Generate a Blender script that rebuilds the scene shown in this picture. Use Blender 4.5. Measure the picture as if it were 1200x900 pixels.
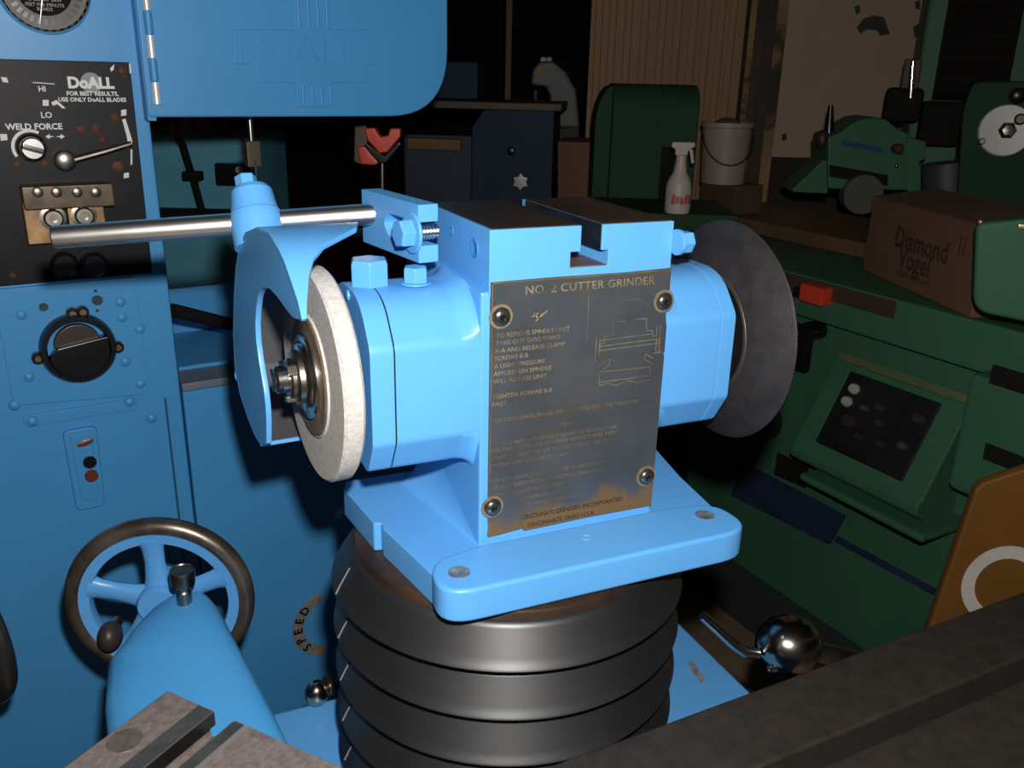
import bpy, bmesh, math, random
from math import sin, cos, pi, radians, sqrt, atan2, tan
from mathutils import Vector, Matrix
random.seed(4)
for o in list(bpy.data.objects): bpy.data.objects.remove(o)
S = bpy.context.scene
COL = S.collection

# ------------------------------------------------------------------ camera
FPX, YAW, PIT, ROL = 1022.0, 0.4188, 0.3381, 0.0226
CAM = Vector((-0.2277, -0.5556, 0.3407))
FW = Vector((sin(YAW)*cos(PIT), cos(YAW)*cos(PIT), -sin(PIT)))
_r = Vector((cos(YAW), -sin(YAW), 0)); _u = _r.cross(FW)
RT = cos(ROL)*_r + sin(ROL)*_u
UP = -sin(ROL)*_r + cos(ROL)*_u
cd = bpy.data.cameras.new('camera'); cam = bpy.data.objects.new('camera', cd); COL.objects.link(cam)
cd.sensor_fit = 'HORIZONTAL'; cd.sensor_width = 36.0; cd.lens = FPX/1200*36
cd.clip_start = 0.02; cd.clip_end = 60
m = Matrix((RT, UP, -FW)).transposed().to_4x4(); m.translation = CAM
cam.matrix_world = m
S.camera = cam
# ------------------------------------------------------------------ light: dim shop ambient and the camera's flash
W = bpy.data.worlds.new('world'); S.world = W; W.use_nodes = True
W.node_tree.nodes['Background'].inputs[0].default_value = (1.0, 0.72, 0.48, 1)
W.node_tree.nodes['Background'].inputs[1].default_value = 0.022
fl = bpy.data.lights.new('camera_flash', 'POINT'); fl.energy = 35.0; fl.shadow_soft_size = 0.012
fl.color = (1.0, 0.97, 0.93)
flo = bpy.data.objects.new('camera_flash', fl); COL.objects.link(flo)
flo.location = CAM + 0.022*RT + 0.072*UP
vs = S.view_settings
vs.view_transform = 'Standard'; vs.look = 'None'; vs.exposure = 0.0; vs.gamma = 1.0; vs.use_curve_mapping = False

# ------------------------------------------------------------------ helpers
def ray(u, v): return FW + (u-600)/FPX*RT + (450-v)/FPX*UP
def at(u, v, d): return CAM + ray(u, v)*d
def on(u, v, ax, val):
    d = ray(u, v); return CAM + d*((val-CAM[ax])/d[ax])
def frame(O, deg): return Matrix.Translation(O) @ Matrix.Rotation(radians(deg), 4, 'Z')
def fp(F, u, v, val=0.0, ax=1):
    """point of the plane local axis ax = val of a frame seen at a photograph position, in frame coordinates"""
    I = F.inverted(); o = I @ CAM; d = I.to_3x3() @ ray(u, v)
    return o + d*((val-o[ax])/d[ax])
ID = Matrix.Identity(4)

class G:
    def __init__(s): s.v = []; s.f = []
    def add(s, vs_, fs_):
        n = len(s.v); s.v += [Vector(p) for p in vs_]; s.f += [[i+n for i in f] for f in fs_]; return s
    def box(s, a, b):
        x0, y0, z0 = a; x1, y1, z1 = b
        return s.add([(x0,y0,z0),(x1,y0,z0),(x1,y1,z0),(x0,y1,z0),(x0,y0,z1),(x1,y0,z1),(x1,y1,z1),(x0,y1,z1)],
                     [(0,3,2,1),(4,5,6,7),(0,1,5,4),(1,2,6,5),(2,3,7,6),(3,0,4,7)])
    def cbox(s, c, h, M=None):
        c = Vector(c); n = len(s.v)
        s.box([-k for k in h], h)
        for i in range(n, len(s.v)): s.v[i] = c + ((M @ s.v[i]) if M else s.v[i])
        return s
    def prism(s, poly, a, b, ax=1):
        """polygon of 2D points extruded along axis ax from a to b (the 2D axes are the other two, in order)"""
        def P(p, t):
            q = list(p); q.insert(ax, t); return Vector(q)
        n = len(poly); A = [P(p, a) for p in poly]; B = [P(p, b) for p in poly]
        return s.add(A+B, [list(range(n)), [2*n-1-i for i in range(n)]] + [(i, n+i, n+(i+1) % n, (i+1) % n) for i in range(n)])
    def loft(s, rings, caps=True, closed=True):
        n = len(rings[0]); vs_ = [p for r in rings for p in r]; fs_ = []
        for k in range(len(rings)-1):
            for i in range(n if closed else n-1):
                j = (i+1) % n; fs_.append((k*n+i, k*n+j, (k+1)*n+j, (k+1)*n+i))
        if caps: fs_ += [list(range(n))[::-1], [(len(rings)-1)*n+i for i in range(n)]]
        return s.add(vs_, fs_)
    def lathe(s, prof, O, axis, n=48, caps=True, phase=0.0):
        """prof: (radius, distance along axis)"""
        O = Vector(O); a = Vector(axis).normalized()
        e = a.cross(Vector((0,0,1)))
        if e.length < 1e-3: e = Vector((1,0,0))
        e.normalize(); g = a.cross(e)
        rings = [[O + a*h + (e*cos(2*pi*i/n+phase)+g*sin(2*pi*i/n+phase))*r for i in range(n)] for r, h in prof]
        return s.loft(rings, caps)
    def cyl(s, p0, p1, r0, r1=None, n=24, phase=0.0):
        p0 = Vector(p0); p1 = Vector(p1); r1 = r0 if r1 is None else r1
        return s.lathe([(r0, 0), (r1, (p1-p0).length)], p0, p1-p0, n, True, phase)
    def tube(s, path, r, n=10):
        path = [Vector(p) for p in path]; rings = []; e = None
        rr = r if isinstance(r, (list, tuple)) else [r]*len(path)
        for i, p in enumerate(path):
            t = (path[min(i+1, len(path)-1)]-path[max(i-1, 0)]).normalized()
            if e is None:
                e = t.cross(Vector((0.3,0.2,1))).normalized()
            e = (e - t*e.dot(t)).normalized(); g = t.cross(e)
            rings.append([p + (e*cos(2*pi*k/n)+g*sin(2*pi*k/n))*rr[i] for k in range(n)])
        return s.loft(rings)
    def ball(s, c, r, n=20, m_=12, sc=(1,1,1), M=None):
        c = Vector(c); rings = []
        for k in range(1, m_):
            th = pi*k/m_
            ring = [Vector((sc[0]*r*sin(th)*cos(2*pi*i/n), sc[1]*r*sin(th)*sin(2*pi*i/n), -sc[2]*r*cos(th))) for i in range(n)]
            rings.append([c + ((M @ p) if M else p) for p in ring])
        return s.loft(rings)

WM = {}
def thing(name, label, cat, loc=(0,0,0), deg=0.0, group=None):
    o = bpy.data.objects.new(name, None); COL.objects.link(o)
    M = frame(Vector(loc), deg); o.matrix_world = M; WM[o.name] = M
    o.empty_display_size = 0.05
    o['label'] = label; o['category'] = cat
    if group: o['group'] = group
    return o
def tag(o, label, cat, group=None):
    o['label'] = label; o['category'] = cat
    if group: o['group'] = group
    return o
def struct(o):
    o['kind'] = 'structure'; return o
def build(name, g, mat, parent=None, F=None, smooth=True, bevel=0.0, seg=2, ang=35, label=None, origin=None):
    F = F or ID
    if parent is not None: PM = WM[parent.name]
    elif origin is not None: PM = Matrix.Translation(origin)
    else: PM = ID
    T = PM.inverted() @ F
    me = bpy.data.meshes.new(name)
    me.from_pydata([T @ Vector(p) for p in g.v], [], g.f)
    bm = bmesh.new(); bm.from_mesh(me)
    bmesh.ops.recalc_face_normals(bm, faces=bm.faces)
    if bevel > 0:
        es = [e for e in bm.edges if len(e.link_faces) == 2 and e.calc_face_angle(0) > radians(28)]
        bmesh.ops.bevel(bm, geom=es, offset=bevel, segments=seg, profile=0.5, affect='EDGES', clamp_overlap=True)
    if smooth:
        for f_ in bm.faces: f_.smooth = True
        for e in bm.edges:
            if len(e.link_faces) == 2 and e.calc_face_angle(0) > radians(ang): e.smooth = False
    bm.to_mesh(me); bm.free()
    me.materials.append(mat)
    o = bpy.data.objects.new(name, me); COL.objects.link(o)
    if parent is not None: o.parent = parent
    else: o.matrix_world = PM
    WM[o.name] = PM
    if bevel > 0 and smooth:
        wn = o.modifiers.new('weighted_normal', 'WEIGHTED_NORMAL'); wn.keep_sharp = True; wn.weight = 100
    if label: o['label'] = label
    return o
def inst(src, parent, M):
    """a copy of a part that shares its mesh, set at frame M (in the parent's space)"""
    o = src.copy(); COL.objects.link(o); o.parent = parent; o.matrix_basis = M; WM[o.name] = WM[parent.name] @ M
    return o
def face_matrix(origin, right, up):
    right = Vector(right).normalized(); up = Vector(up); n = right.cross(up).normalized(); up = n.cross(right)
    M = Matrix((right, up, n)).transposed().to_4x4(); M.translation = Vector(origin); return M
def text(name, s, size, M, mat, parent, F=None, depth=0.0004, bold=0.0, align='LEFT', sx=1.0, spacing=1.0, res=2, line=1.0):
    cu = bpy.data.curves.new(name, 'FONT'); cu.body = s; cu.size = size; cu.extrude = depth; cu.offset = bold
    cu.align_x = align; cu.resolution_u = res; cu.space_character = spacing; cu.space_line = line
    t = bpy.data.objects.new(name, cu)
    me = bpy.data.meshes.new_from_object(t); bpy.data.objects.remove(t); bpy.data.curves.remove(cu)
    T = WM[parent.name].inverted() @ (F or ID) @ M @ Matrix.Diagonal((sx, 1, 1, 1))
    me.transform(T); me.materials.clear(); me.materials.append(mat); me.name = name
    o = bpy.data.objects.new(name, me); COL.objects.link(o); o.parent = parent; WM[o.name] = WM[parent.name]
    return o

# ------------------------------------------------------------------ materials
MATS = {}
def mat(name, col, rough=0.5, metal=0.0, var=0.08, scale=12.0, bump=0.0, bscale=80.0, col2=None, c2=(0.45, 0.7), coat=0.0, spec=0.5, emit=None):
    """procedural material: base colour broken by noise, an optional second colour in patches, fine relief"""
    if name in MATS: return MATS[name]
    M = bpy.data.materials.new(name); M.use_nodes = True; nt = M.node_tree; N = nt.nodes; L = nt.links
    b = N['Principled BSDF']
    b.inputs['Roughness'].default_value = rough; b.inputs['Metallic'].default_value = metal
    b.inputs['Coat Weight'].default_value = coat; b.inputs['Coat Roughness'].default_value = 0.08
    b.inputs['Specular IOR Level'].default_value = spec
    tc = N.new('ShaderNodeTexCoord')
    n1 = N.new('ShaderNodeTexNoise'); n1.inputs['Scale'].default_value = scale; n1.inputs['Detail'].default_value = 5
    L.new(tc.outputs['Object'], n1.inputs['Vector'])
    mr = N.new('ShaderNodeMapRange'); mr.inputs['From Min'].default_value = 0.3; mr.inputs['From Max'].default_value = 0.7
    mr.inputs['To Min'].default_value = 1-var; mr.inputs['To Max'].default_value = 1+var
    L.new(n1.outputs['Fac'], mr.inputs['Value'])
    mx = N.new('ShaderNodeMix'); mx.data_type = 'RGBA'; mx.blend_type = 'MULTIPLY'; mx.inputs['Factor'].default_value = 1
    mx.inputs[6].default_value = (*col, 1); L.new(mr.outputs['Result'], mx.inputs[7])
    out = mx.outputs[2]
    if col2:
        n2 = N.new('ShaderNodeTexNoise'); n2.inputs['Scale'].default_value = scale*0.6; n2.inputs['Detail'].default_value = 8; n2.inputs['Roughness'].default_value = 0.65
        mp = N.new('ShaderNodeMapping'); mp.inputs['Location'].default_value = (3.1, 1.7, 5.2)
        L.new(tc.outputs['Object'], mp.inputs['Vector']); L.new(mp.outputs['Vector'], n2.inputs['Vector'])
        r2 = N.new('ShaderNodeMapRange'); r2.inputs['From Min'].default_value = c2[0]; r2.inputs['From Max'].default_value = c2[1]
        L.new(n2.outputs['Fac'], r2.inputs['Value'])
        m2 = N.new('ShaderNodeMix'); m2.data_type = 'RGBA'; L.new(r2.outputs['Result'], m2.inputs['Factor'])
        L.new(out, m2.inputs[6]); m2.inputs[7].default_value = (*col2, 1); out = m2.outputs[2]
    L.new(out, b.inputs['Base Color'])
    if bump > 0:
        n3 = N.new('ShaderNodeTexNoise'); n3.inputs['Scale'].default_value = bscale; n3.inputs['Detail'].default_value = 3
        L.new(tc.outputs['Object'], n3.inputs['Vector'])
        bp = N.new('ShaderNodeBump'); bp.inputs['Strength'].default_value = bump; bp.inputs['Distance'].default_value = 0.002
        L.new(n3.outputs['Fac'], bp.inputs['Height']); L.new(bp.outputs['Normal'], b.inputs['Normal'])
    MATS[name] = M; return M

BLUE = mat('blue_machine_paint', (0.105, 0.365, 0.76), 0.34, var=0.035, scale=9, bump=0.12, bscale=55, spec=0.45)
BLUE2 = mat('blue_saw_paint', (0.066, 0.325, 0.68), 0.42, var=0.04, scale=5, bump=0.06, bscale=90, spec=0.4)
STEEL = mat('bright_steel', (0.62, 0.60, 0.56), 0.22, 1.0, var=0.12, scale=40)
DSTEEL = mat('dull_steel', (0.36, 0.33, 0.29), 0.32, 1.0, var=0.2, scale=40, col2=(0.16, 0.12, 0.09))
CHROME = mat('chrome', (0.75, 0.74, 0.72), 0.12, 1.0, var=0.05)
WAYS = mat('tarnished_way', (0.045, 0.027, 0.018), 0.42, 0.3, var=0.2, scale=25, col2=(0.02, 0.014, 0.012))
RUBBER = mat('black_rubber', (0.012, 0.012, 0.013), 0.43, var=0.25, scale=14, bump=0.03, bscale=60, col2=(0.03, 0.03, 0.03), c2=(0.62, 0.85), spec=0.85)
RUST = mat('brown_steel', (0.085, 0.048, 0.03), 0.4, 0.4, var=0.3, scale=20, col2=(0.03, 0.022, 0.02))
BLACK = mat('black_enamel', (0.008, 0.008, 0.009), 0.28, var=0.2)
DARK = mat('matte_dark', (0.012, 0.011, 0.010), 0.8, var=0.1, spec=0.15)  # near-black matte colour shared by dark parts, slots and recesses
STONE = mat('grinding_stone', (0.50, 0.475, 0.445), 0.9, var=0.16, scale=300, bump=0.25, bscale=700, col2=(0.38, 0.35, 0.32), c2=(0.5, 0.8))
ABRAS = mat('dark_abrasive', (0.030, 0.026, 0.027), 0.5, 0.15, var=0.25, scale=60, bump=0.2, bscale=500, col2=(0.045, 0.036, 0.033), c2=(0.5, 0.85), spec=0.35)
PAPER = mat('oily_blotter', (0.17, 0.12, 0.075), 0.6, 0.2, var=0.3, scale=60, col2=(0.06, 0.045, 0.03))
CAST = mat('grey_cast_iron', (0.20, 0.165, 0.15), 0.62, 0.25, var=0.22, scale=160, bump=0.3, bscale=300, col2=(0.11, 0.085, 0.075), c2=(0.5, 0.75))
DCAST = mat('black_oiled_iron', (0.034, 0.028, 0.023), 0.45, 0.3, var=0.2, scale=90, bump=0.12, bscale=240, col2=(0.05, 0.038, 0.029), c2=(0.45, 0.85))
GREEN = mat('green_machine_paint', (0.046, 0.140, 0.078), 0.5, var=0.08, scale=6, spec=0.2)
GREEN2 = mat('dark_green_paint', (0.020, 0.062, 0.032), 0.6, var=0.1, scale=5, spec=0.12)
WHITEINK = mat('white_ink', (0.75, 0.75, 0.75), 0.5, var=0.05)
BRASSINK = mat('worn_brass_lettering', (0.215, 0.165, 0.09), 0.5, 0.2, var=0.55, scale=90)
RED = mat('red_paint', (0.62, 0.055, 0.02), 0.4, var=0.1)

def plate_material():
    M = mat('tarnished_nameplate', (0.074, 0.086, 0.100), 0.36, 0.35, var=0.18, scale=22, col2=(0.135, 0.095, 0.052), c2=(0.52, 0.80))
    nt = M.node_tree; N = nt.nodes; L = nt.links; b = N['Principled BSDF']
    src = b.inputs['Base Color'].links[0].from_socket
    tc = N.new('ShaderNodeTexCoord'); sp = N.new('ShaderNodeSeparateXYZ'); L.new(tc.outputs['Object'], sp.inputs[0])
    nz = N.new('ShaderNodeTexNoise'); nz.inputs['Scale'].default_value = 28; nz.inputs['Detail'].default_value = 6
    L.new(tc.outputs['Object'], nz.inputs['Vector'])
    ad = N.new('ShaderNodeMath'); ad.operation = 'MULTIPLY_ADD'; ad.inputs[1].default_value = 0.05; L.new(nz.outputs['Fac'], ad.inputs[0]); L.new(sp.outputs['Z'], ad.inputs[2])
    mr = N.new('ShaderNodeMapRange'); mr.inputs['From Min'].default_value = 0.053+ZB0; mr.inputs['From Max'].default_value = 0.042+ZB0
    L.new(ad.outputs[0], mr.inputs['Value'])
    mx = N.new('ShaderNodeMix'); mx.data_type = 'RGBA'; L.new(mr.outputs['Result'], mx.inputs['Factor']); L.new(src, mx.inputs[6])
    mx.inputs[7].default_value = (0.20, 0.115, 0.04, 1); L.new(mx.outputs[2], b.inputs['Base Color'])
    return M

# ================================================================== SETTING
FLOOR_Z = -0.95
CONC = mat('oily_concrete', (0.20, 0.135, 0.085), 0.75, var=0.3, scale=3, bump=0.2, bscale=40, col2=(0.10, 0.07, 0.05))
DWALL = mat('dark_shop_wall', (0.035, 0.028, 0.022), 0.9, var=0.2, scale=2)
BEIGE = mat('beige_sheet', (0.37, 0.205, 0.105), 0.6, var=0.12, scale=3)
CREAM = mat('cream_painted_door', (0.46, 0.335, 0.24), 0.65, var=0.07, scale=3, col2=(0.40, 0.29, 0.21), c2=(0.55, 0.8))
POSTM = mat('rusty_post', (0.06, 0.04, 0.026), 0.7, var=0.3, scale=8, col2=(0.20, 0.13, 0.06), c2=(0.62, 0.74))
struct(build('floor', G().box((-4, -2.5, FLOOR_Z-0.1), (6.5, 9, FLOOR_Z)), CONC))
WF = frame(at(880, 150, 2.75), -math.degrees(YAW))          # the near back wall, square to the view
def wp(u, v, y=0.0): return fp(WF, u, v, y)
FF = frame(at(600, 100, 7.0), -math.degrees(YAW))
zf = FLOOR_Z - FF.translation.z
struct(build('wall_far', G().box((-6, 0, zf), (6, 0.12, zf+4.2)), DWALL, F=FF))
zc = FLOOR_Z+4.1
struct(build('ceiling', G().box((-4, -2.5, zc), (6.5, 9, zc+0.1)), DWALL))
zw = FLOOR_Z - WF.translation.z
x0, x1 = wp(690, 80).x, wp(868, 80).x
# beige corrugated sheet wall with its ribs
wl = struct(build('wall_back', G().box((x0, 0.0, zw), (x1, 0.03, zw+3.4)), BEIGE, F=WF, origin=WF @ Vector((x0, 0, zw))))
rib0 = None
for u in (699, 715, 733, 752, 772, 790, 808, 824, 840, 853):
    x = wp(u, 80).x
    if rib0 is None:
        rib0 = build('rib', G().prism([(-0.013, 0), (-0.008, -0.004), (0.008, -0.004), (0.013, 0)], 0, 3.35, ax=2), BEIGE, wl, F=WF @ Matrix.Translation((x, 0, zw)))
        rib0.matrix_basis = Matrix.Identity(4); xr = x
    else:
        d = (WF.to_3x3() @ Vector((x-xr, 0, 0)))
        inst(rib0, wl, Matrix.Translation(d))
xa, xb = wp(868, 80).x, wp(912, 80).x
post = struct(build('trim_1', G().box((xa, -0.06, zw), (xa+(xb-xa)*0.42, 0.05, zw+3.4)).box((xa+(xb-xa)*0.42, -0.03, zw), (xb, 0.05, zw+3.4)), POSTM, F=WF, bevel=0.004))
WEDGE = mat('worn_yellow_edge', (0.30, 0.19, 0.08), 0.7, var=0.3, scale=6, col2=(0.05, 0.035, 0.022), c2=(0.50, 0.56))
build('worn_edge', G().box((xa-0.002, -0.063, zw), (xa+0.016, -0.0595, zw+3.4)), WEDGE, post, F=WF)
build('worn_edge', G().box((xb-0.030, -0.033, zw), (xb+0.002, -0.0295, zw+3.4)), WEDGE, post, F=WF)
# cream door with worn patches, standing on a dark sill wall
xd0, xd1 = xb, wp(1110, 80).x; zd = wp(980, 186).z
door = struct(build('door_1', G().box((xd0, 0, zd), (xd1, 0.05, zd+1.9)), CREAM, F=WF, bevel=0.004))
def patch(pts, y=-0.0015):
    q = [wp(u, v) for u, v in pts]; return G().prism([(p.x, p.z) for p in q], y, 0.002)
CHIP = mat('bare_dark_primer', (0.05, 0.055, 0.04), 0.8, var=0.3, scale=20)
for pts in ([(1004,32),(1012,22),(1022,18),(1036,20),(1040,32),(1043,40),(1032,42),(1028,36),(1016,34),(1008,40)],
            [(1001,8),(1007,6),(1008,14),(1004,18)],
            [(1072,2),(1078,0),(1078,12),(1073,10)], [(1070,32),(1076,28),(1077,42),(1072,44)],
            [(916,158),(921,156),(922,164),(917,165)]):
    build('bare_patch', patch(pts), CHIP, door, F=WF)
struct(build('wall_right', G().box((xd0, 0.02, zw), (xd1+1.8, 0.08, zd)).box((xd1, 0.02, zd), (xd1+1.8, 0.08, zw+3.4)), DWALL, F=WF))
tb = build('steel_post', G().box((-0.013, -0.013, 0), (0.013, 0.013, 3.4)), mat('tan_post', (0.22, 0.13, 0.07), 0.6), F=frame(Vector((*at(596, 60, 3.6).xy, FLOOR_Z)), -24), origin=Vector((*at(596, 60, 3.6).xy, FLOOR_Z)), bevel=0.004)
tag(tb, 'thin tan upright post in the dark behind the blue cabinet', 'post')

# ================================================================== CUTTER GRINDER
ZB = -0.029          # underside of the base
ZB0 = 0.0-ZB*0      # object coordinates of parts are relative to the empty
gr = thing('cutter_grinder', 'light blue cutter grinder head with brass nameplate and two wheels on black bellows', 'grinder', (0.07, 0.06, ZB))
ZB0 = -ZB
W_, D_, H_ = 0.15, 0.134, 0.2415
AY, AZ = 0.06, 0.130

def rounded(poly, r, n=5):
    out = []
    N_ = len(poly)
    for i in range(N_):
        p = Vector(poly[i]); a = Vector(poly[i-1]); b = Vector(poly[(i+1) % N_])
        ri = r[i] if isinstance(r, (list, tuple)) else r
        if ri <= 0: out.append(tuple(p)); continue
        da = (a-p); db = (b-p); la = min(ri, da.length*0.49); lb = min(ri, db.length*0.49)
        A = p+da.normalized()*la; B = p+db.normalized()*lb
        for k in range(n+1):
            t = k/n; q = A*(1-t)**2 + p*2*t*(1-t) + B*t*t; out.append((q.x, q.y))
    return out

# base: side plate and front flange with two ears
side = [(-0.052, -0.03), (-0.0675, 0.055), (-0.0660, 0.057), (-0.0660, 0.063), (-0.0720, 0.065), (-0.080, 0.134), (-0.074, 0.150), (0.224, 0.150), (0.232, 0.134), (0.214, 0.05), (0.203, -0.03)]
base = build('base_plate', G().prism(side, ZB, -0.0035, ax=2), BLUE, gr, bevel=0.0022)
fl_poly = rounded([(-0.0575, -0.061), (0.211, -0.061), (0.2085, -0.012), (0.165, -0.004), (-0.010, -0.004), (-0.052, -0.014)], [0.03, 0.03, 0.02, 0.01, 0.01, 0.02], 7)
build('front_flange', G().prism(fl_poly, ZB+0.002, 0.0, ax=2), BLUE, gr, bevel=0.0032, seg=3)
HOLE = mat('bolt_hole_grey', (0.17, 0.21, 0.24), 0.5, 0.3, var=0.4, scale=200)  # grey colour that sets the larger bolt holes apart from the blue
for u, v, r in ((538, 671, 0.0062), (826, 604, 0.0062), (687, 630, 0.003)):
    p = on(u, v, 2, 0.0)
    build('bolt_hole', G().lathe([(r*1.3, 0.0), (r*1.3, 0.0007), (r, 0.0007), (r*0.86, 0.0002)], (p.x, p.y, 0), (0,0,1), 20), HOLE if r > 0.004 else BLUE, gr)
# body with its flares
body = build('body', G().box((-0.006, 0.0, -0.006), (W_+0.001, D_, 0.198)), BLUE, gr, bevel=0.003)
def web_profile(x0, sgn, y_, t_, h_):
    """concave quarter fillet: from the toe on the base up to the body's side"""
    pts = [Vector((x0+sgn*t_*(1-sin(a)), y_, -0.0038+h_*(1-cos(a)))) for a in [pi/2*q/8 for q in range(9)]]
    return pts + [Vector((x0-sgn*0.004, y_, -0.0038+h_)), Vector((x0-sgn*0.004, y_, -0.0065)), Vector((x0+sgn*t_, y_, -0.0065))]
for nm, x0w, sg_ in (('left_web', -0.0055, -1), ('right_web', W_+0.0005, 1)):
    build(nm, G().loft([web_profile(x0w, sg_, 0.003+k*0.021, 0.002+k*0.0042, 0.006+k*0.0092) for k in range(7)]), BLUE, gr, ang=60)
# T-slot table on top
zt = H_
tp = [(0, 0.1935), (W_, 0.1935), (W_, zt), (0.0885, zt), (0.0885, 0.2225), (0.0945, 0.2225), (0.0945, 0.2110), (0.0635, 0.2110), (0.0635, 0.2225), (0.0715, 0.2225), (0.0715, zt), (0, zt)]
tab = build('slotted_table', G().prism(tp, -0.0008, D_+0.008, ax=1), BLUE, gr, bevel=0.0008)
build('machined_way', G().box((0.0025, 0.0010, zt-0.0004), (0.0705, D_+0.003, zt+0.0006)), WAYS, tab)
build('machined_way', G().box((0.0895, 0.0010, zt-0.0004), (W_-0.001, D_+0.003, zt+0.0006)), WAYS, tab)
build('slot_wall', G().box((0.0879, 0.0004, 0.2230), (0.0889, D_, zt)), DSTEEL, tab)
build('slot_floor', G().box((0.0640, 0.0004, 0.2105), (0.0940, D_, 0.2117)), mat('slot_floor_iron', (0.16, 0.10, 0.085), 0.5, 0.3, var=0.25, scale=60), tab)
for u, v, r in ((556, 291, 0.0058), (529, 271, 0.003)):
    p = on(u, v, 0, 0.0)
    build('screw_hole', G().lathe([(r*1.25, 0), (r*1.25, 0.0006), (r*0.9, 0.0006), (r*0.75, 0.0001)], (0.0, p.y, p.z), (-1,0,0), 20), mat('blue_hole_paint', (0.04, 0.22, 0.5), 0.4), tab)
# spindle housings
oct_ = rounded([(0.0, 0.0925), (0.0, 0.1635), (0.026, 0.1955), (0.088, 0.1955), (0.118, 0.1655), (0.118, 0.0955), (0.088, 0.0645), (0.017, 0.0645)], [0.003, 0.005, 0.024, 0.02, 0.02, 0.02, 0.02, 0.006], 6)
def prof(dy=0.0, sc=1.0): return [(AY+dy+(y-0.059)*sc, AZ+(z-0.1305)*sc) for y, z in oct_]
hl = build('spindle_housing', G().prism(prof(), -0.0685, 0.012, ax=0), BLUE, gr, bevel=0.0007, ang=30)
build('end_cover', G().prism(prof(), -0.0865, -0.0692, ax=0), BLUE, hl, bevel=0.0012, ang=30)
build('gasket', G().prism(prof(0, 0.985), -0.0695, -0.0682, ax=0), BLACK, hl)
hr = build('spindle_housing', G().prism(prof(-0.002), W_-0.012, 0.203, ax=0), BLUE, gr, bevel=0.0007, ang=30)
build('end_cover', G().prism(prof(-0.002), 0.2034, 0.2175, ax=0), BLUE, hr, bevel=0.0012, ang=30)
# fillets where the housings grow out of the body
for (par, xs, dy_) in ((hl, (-0.020, -0.013, -0.009, -0.0065, -0.0055), 0.0), (hr, (W_+0.015, W_+0.008, W_+0.004, W_+0.0015, W_+0.0008), -0.002)):
    rings = []
    for x_, sc_f in zip(xs, (0.998, 1.015, 1.045, 1.085, 1.12)):
        rings.append([Vector((x_, max(y_, 0.0012+dy_*0.0), min(z_, 0.2000))) for y_, z_ in prof(dy_, sc_f)])
    build('root_fillet', G().loft(rings), BLUE, par, ang=60)
def hexhead(c, axis, r, h, washer=0.0, wh=0.002, phase=0.0):
    g = G(); a = Vector(axis).normalized(); c = Vector(c)
    if washer: g.lathe([(washer, 0), (washer, wh*0.8), (washer*0.95, wh)], c, a, 28); c = c + a*wh
    g.lathe([(r, 0), (r, h*0.85), (r*0.9, h)], c, a, 6, True, phase)
    return g
build('hex_bolt', hexhead((-0.069, 0.0625, 0.1945), (0,0,1), 0.0150, 0.0195, phase=0.3), BLUE, gr, bevel=0.0008)
p = on(487, 331, 2, 0.1965)
build('hex_bolt', hexhead((p.x, p.y, 0.1955), (0,0,1), 0.0095, 0.0115, 0.0115, 0.0015, phase=0.2), BLUE, gr, bevel=0.0006)
p = on(792, 284, 0, W_)
build('side_bolt', hexhead((W_, p.y, p.z), (1,0,0), 0.0088, 0.009, 0.0098, 0.004), BLUE, gr, bevel=0.0006)
p = on(408, 346, 0, -0.0865)
build('cover_screw', G().lathe([(0.0042, 0), (0.004, 0.0012), (0.002, 0.0018)], (-0.0863, p.y, p.z), (-1,0,0), 14), BLUE, hl)

# ------------ nameplate with writing and a line drawing
PL0 = (0.0015, 0.0050); PL1 = (W_-0.0002, 0.2022)
pp = [(0.0012, 0.004), (0.0018, 0.0115), (0.0012, 0.020), (0.0010, 0.2050), (0.05, 0.2054), (0.11, 0.2050), (0.1495, 0.2058), (0.1496, 0.190), (0.1472, 0.182), (0.1478, 0.170), (0.1494, 0.160), (0.1496, 0.139), (0.1484, 0.1375), (0.1496, 0.136), (0.1490, 0.004), (0.085, 0.0045), (0.032, 0.0035), (0.030, 0.0060), (0.012, 0.0045)]
npl = build('nameplate', G().prism(pp, -0.0026, 0.0005, ax=1), plate_material(), gr, smooth=False, label='tarnished brass nameplate with worn engraved instructions')
EDGE = mat('brass_edge', (0.24, 0.15, 0.06), 0.42, 0.5, var=0.4, scale=60)
eg = G()
for a, b, c_, d in ((0.0014, 0.0045, 0.0022, 0.2046), (0.0014, 0.2040, 0.1492, 0.2050)):
    eg.box((a, -0.0029, b), (c_, -0.0024, d))
build('plate_rim', eg, EDGE, npl)
screw0 = None
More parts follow.
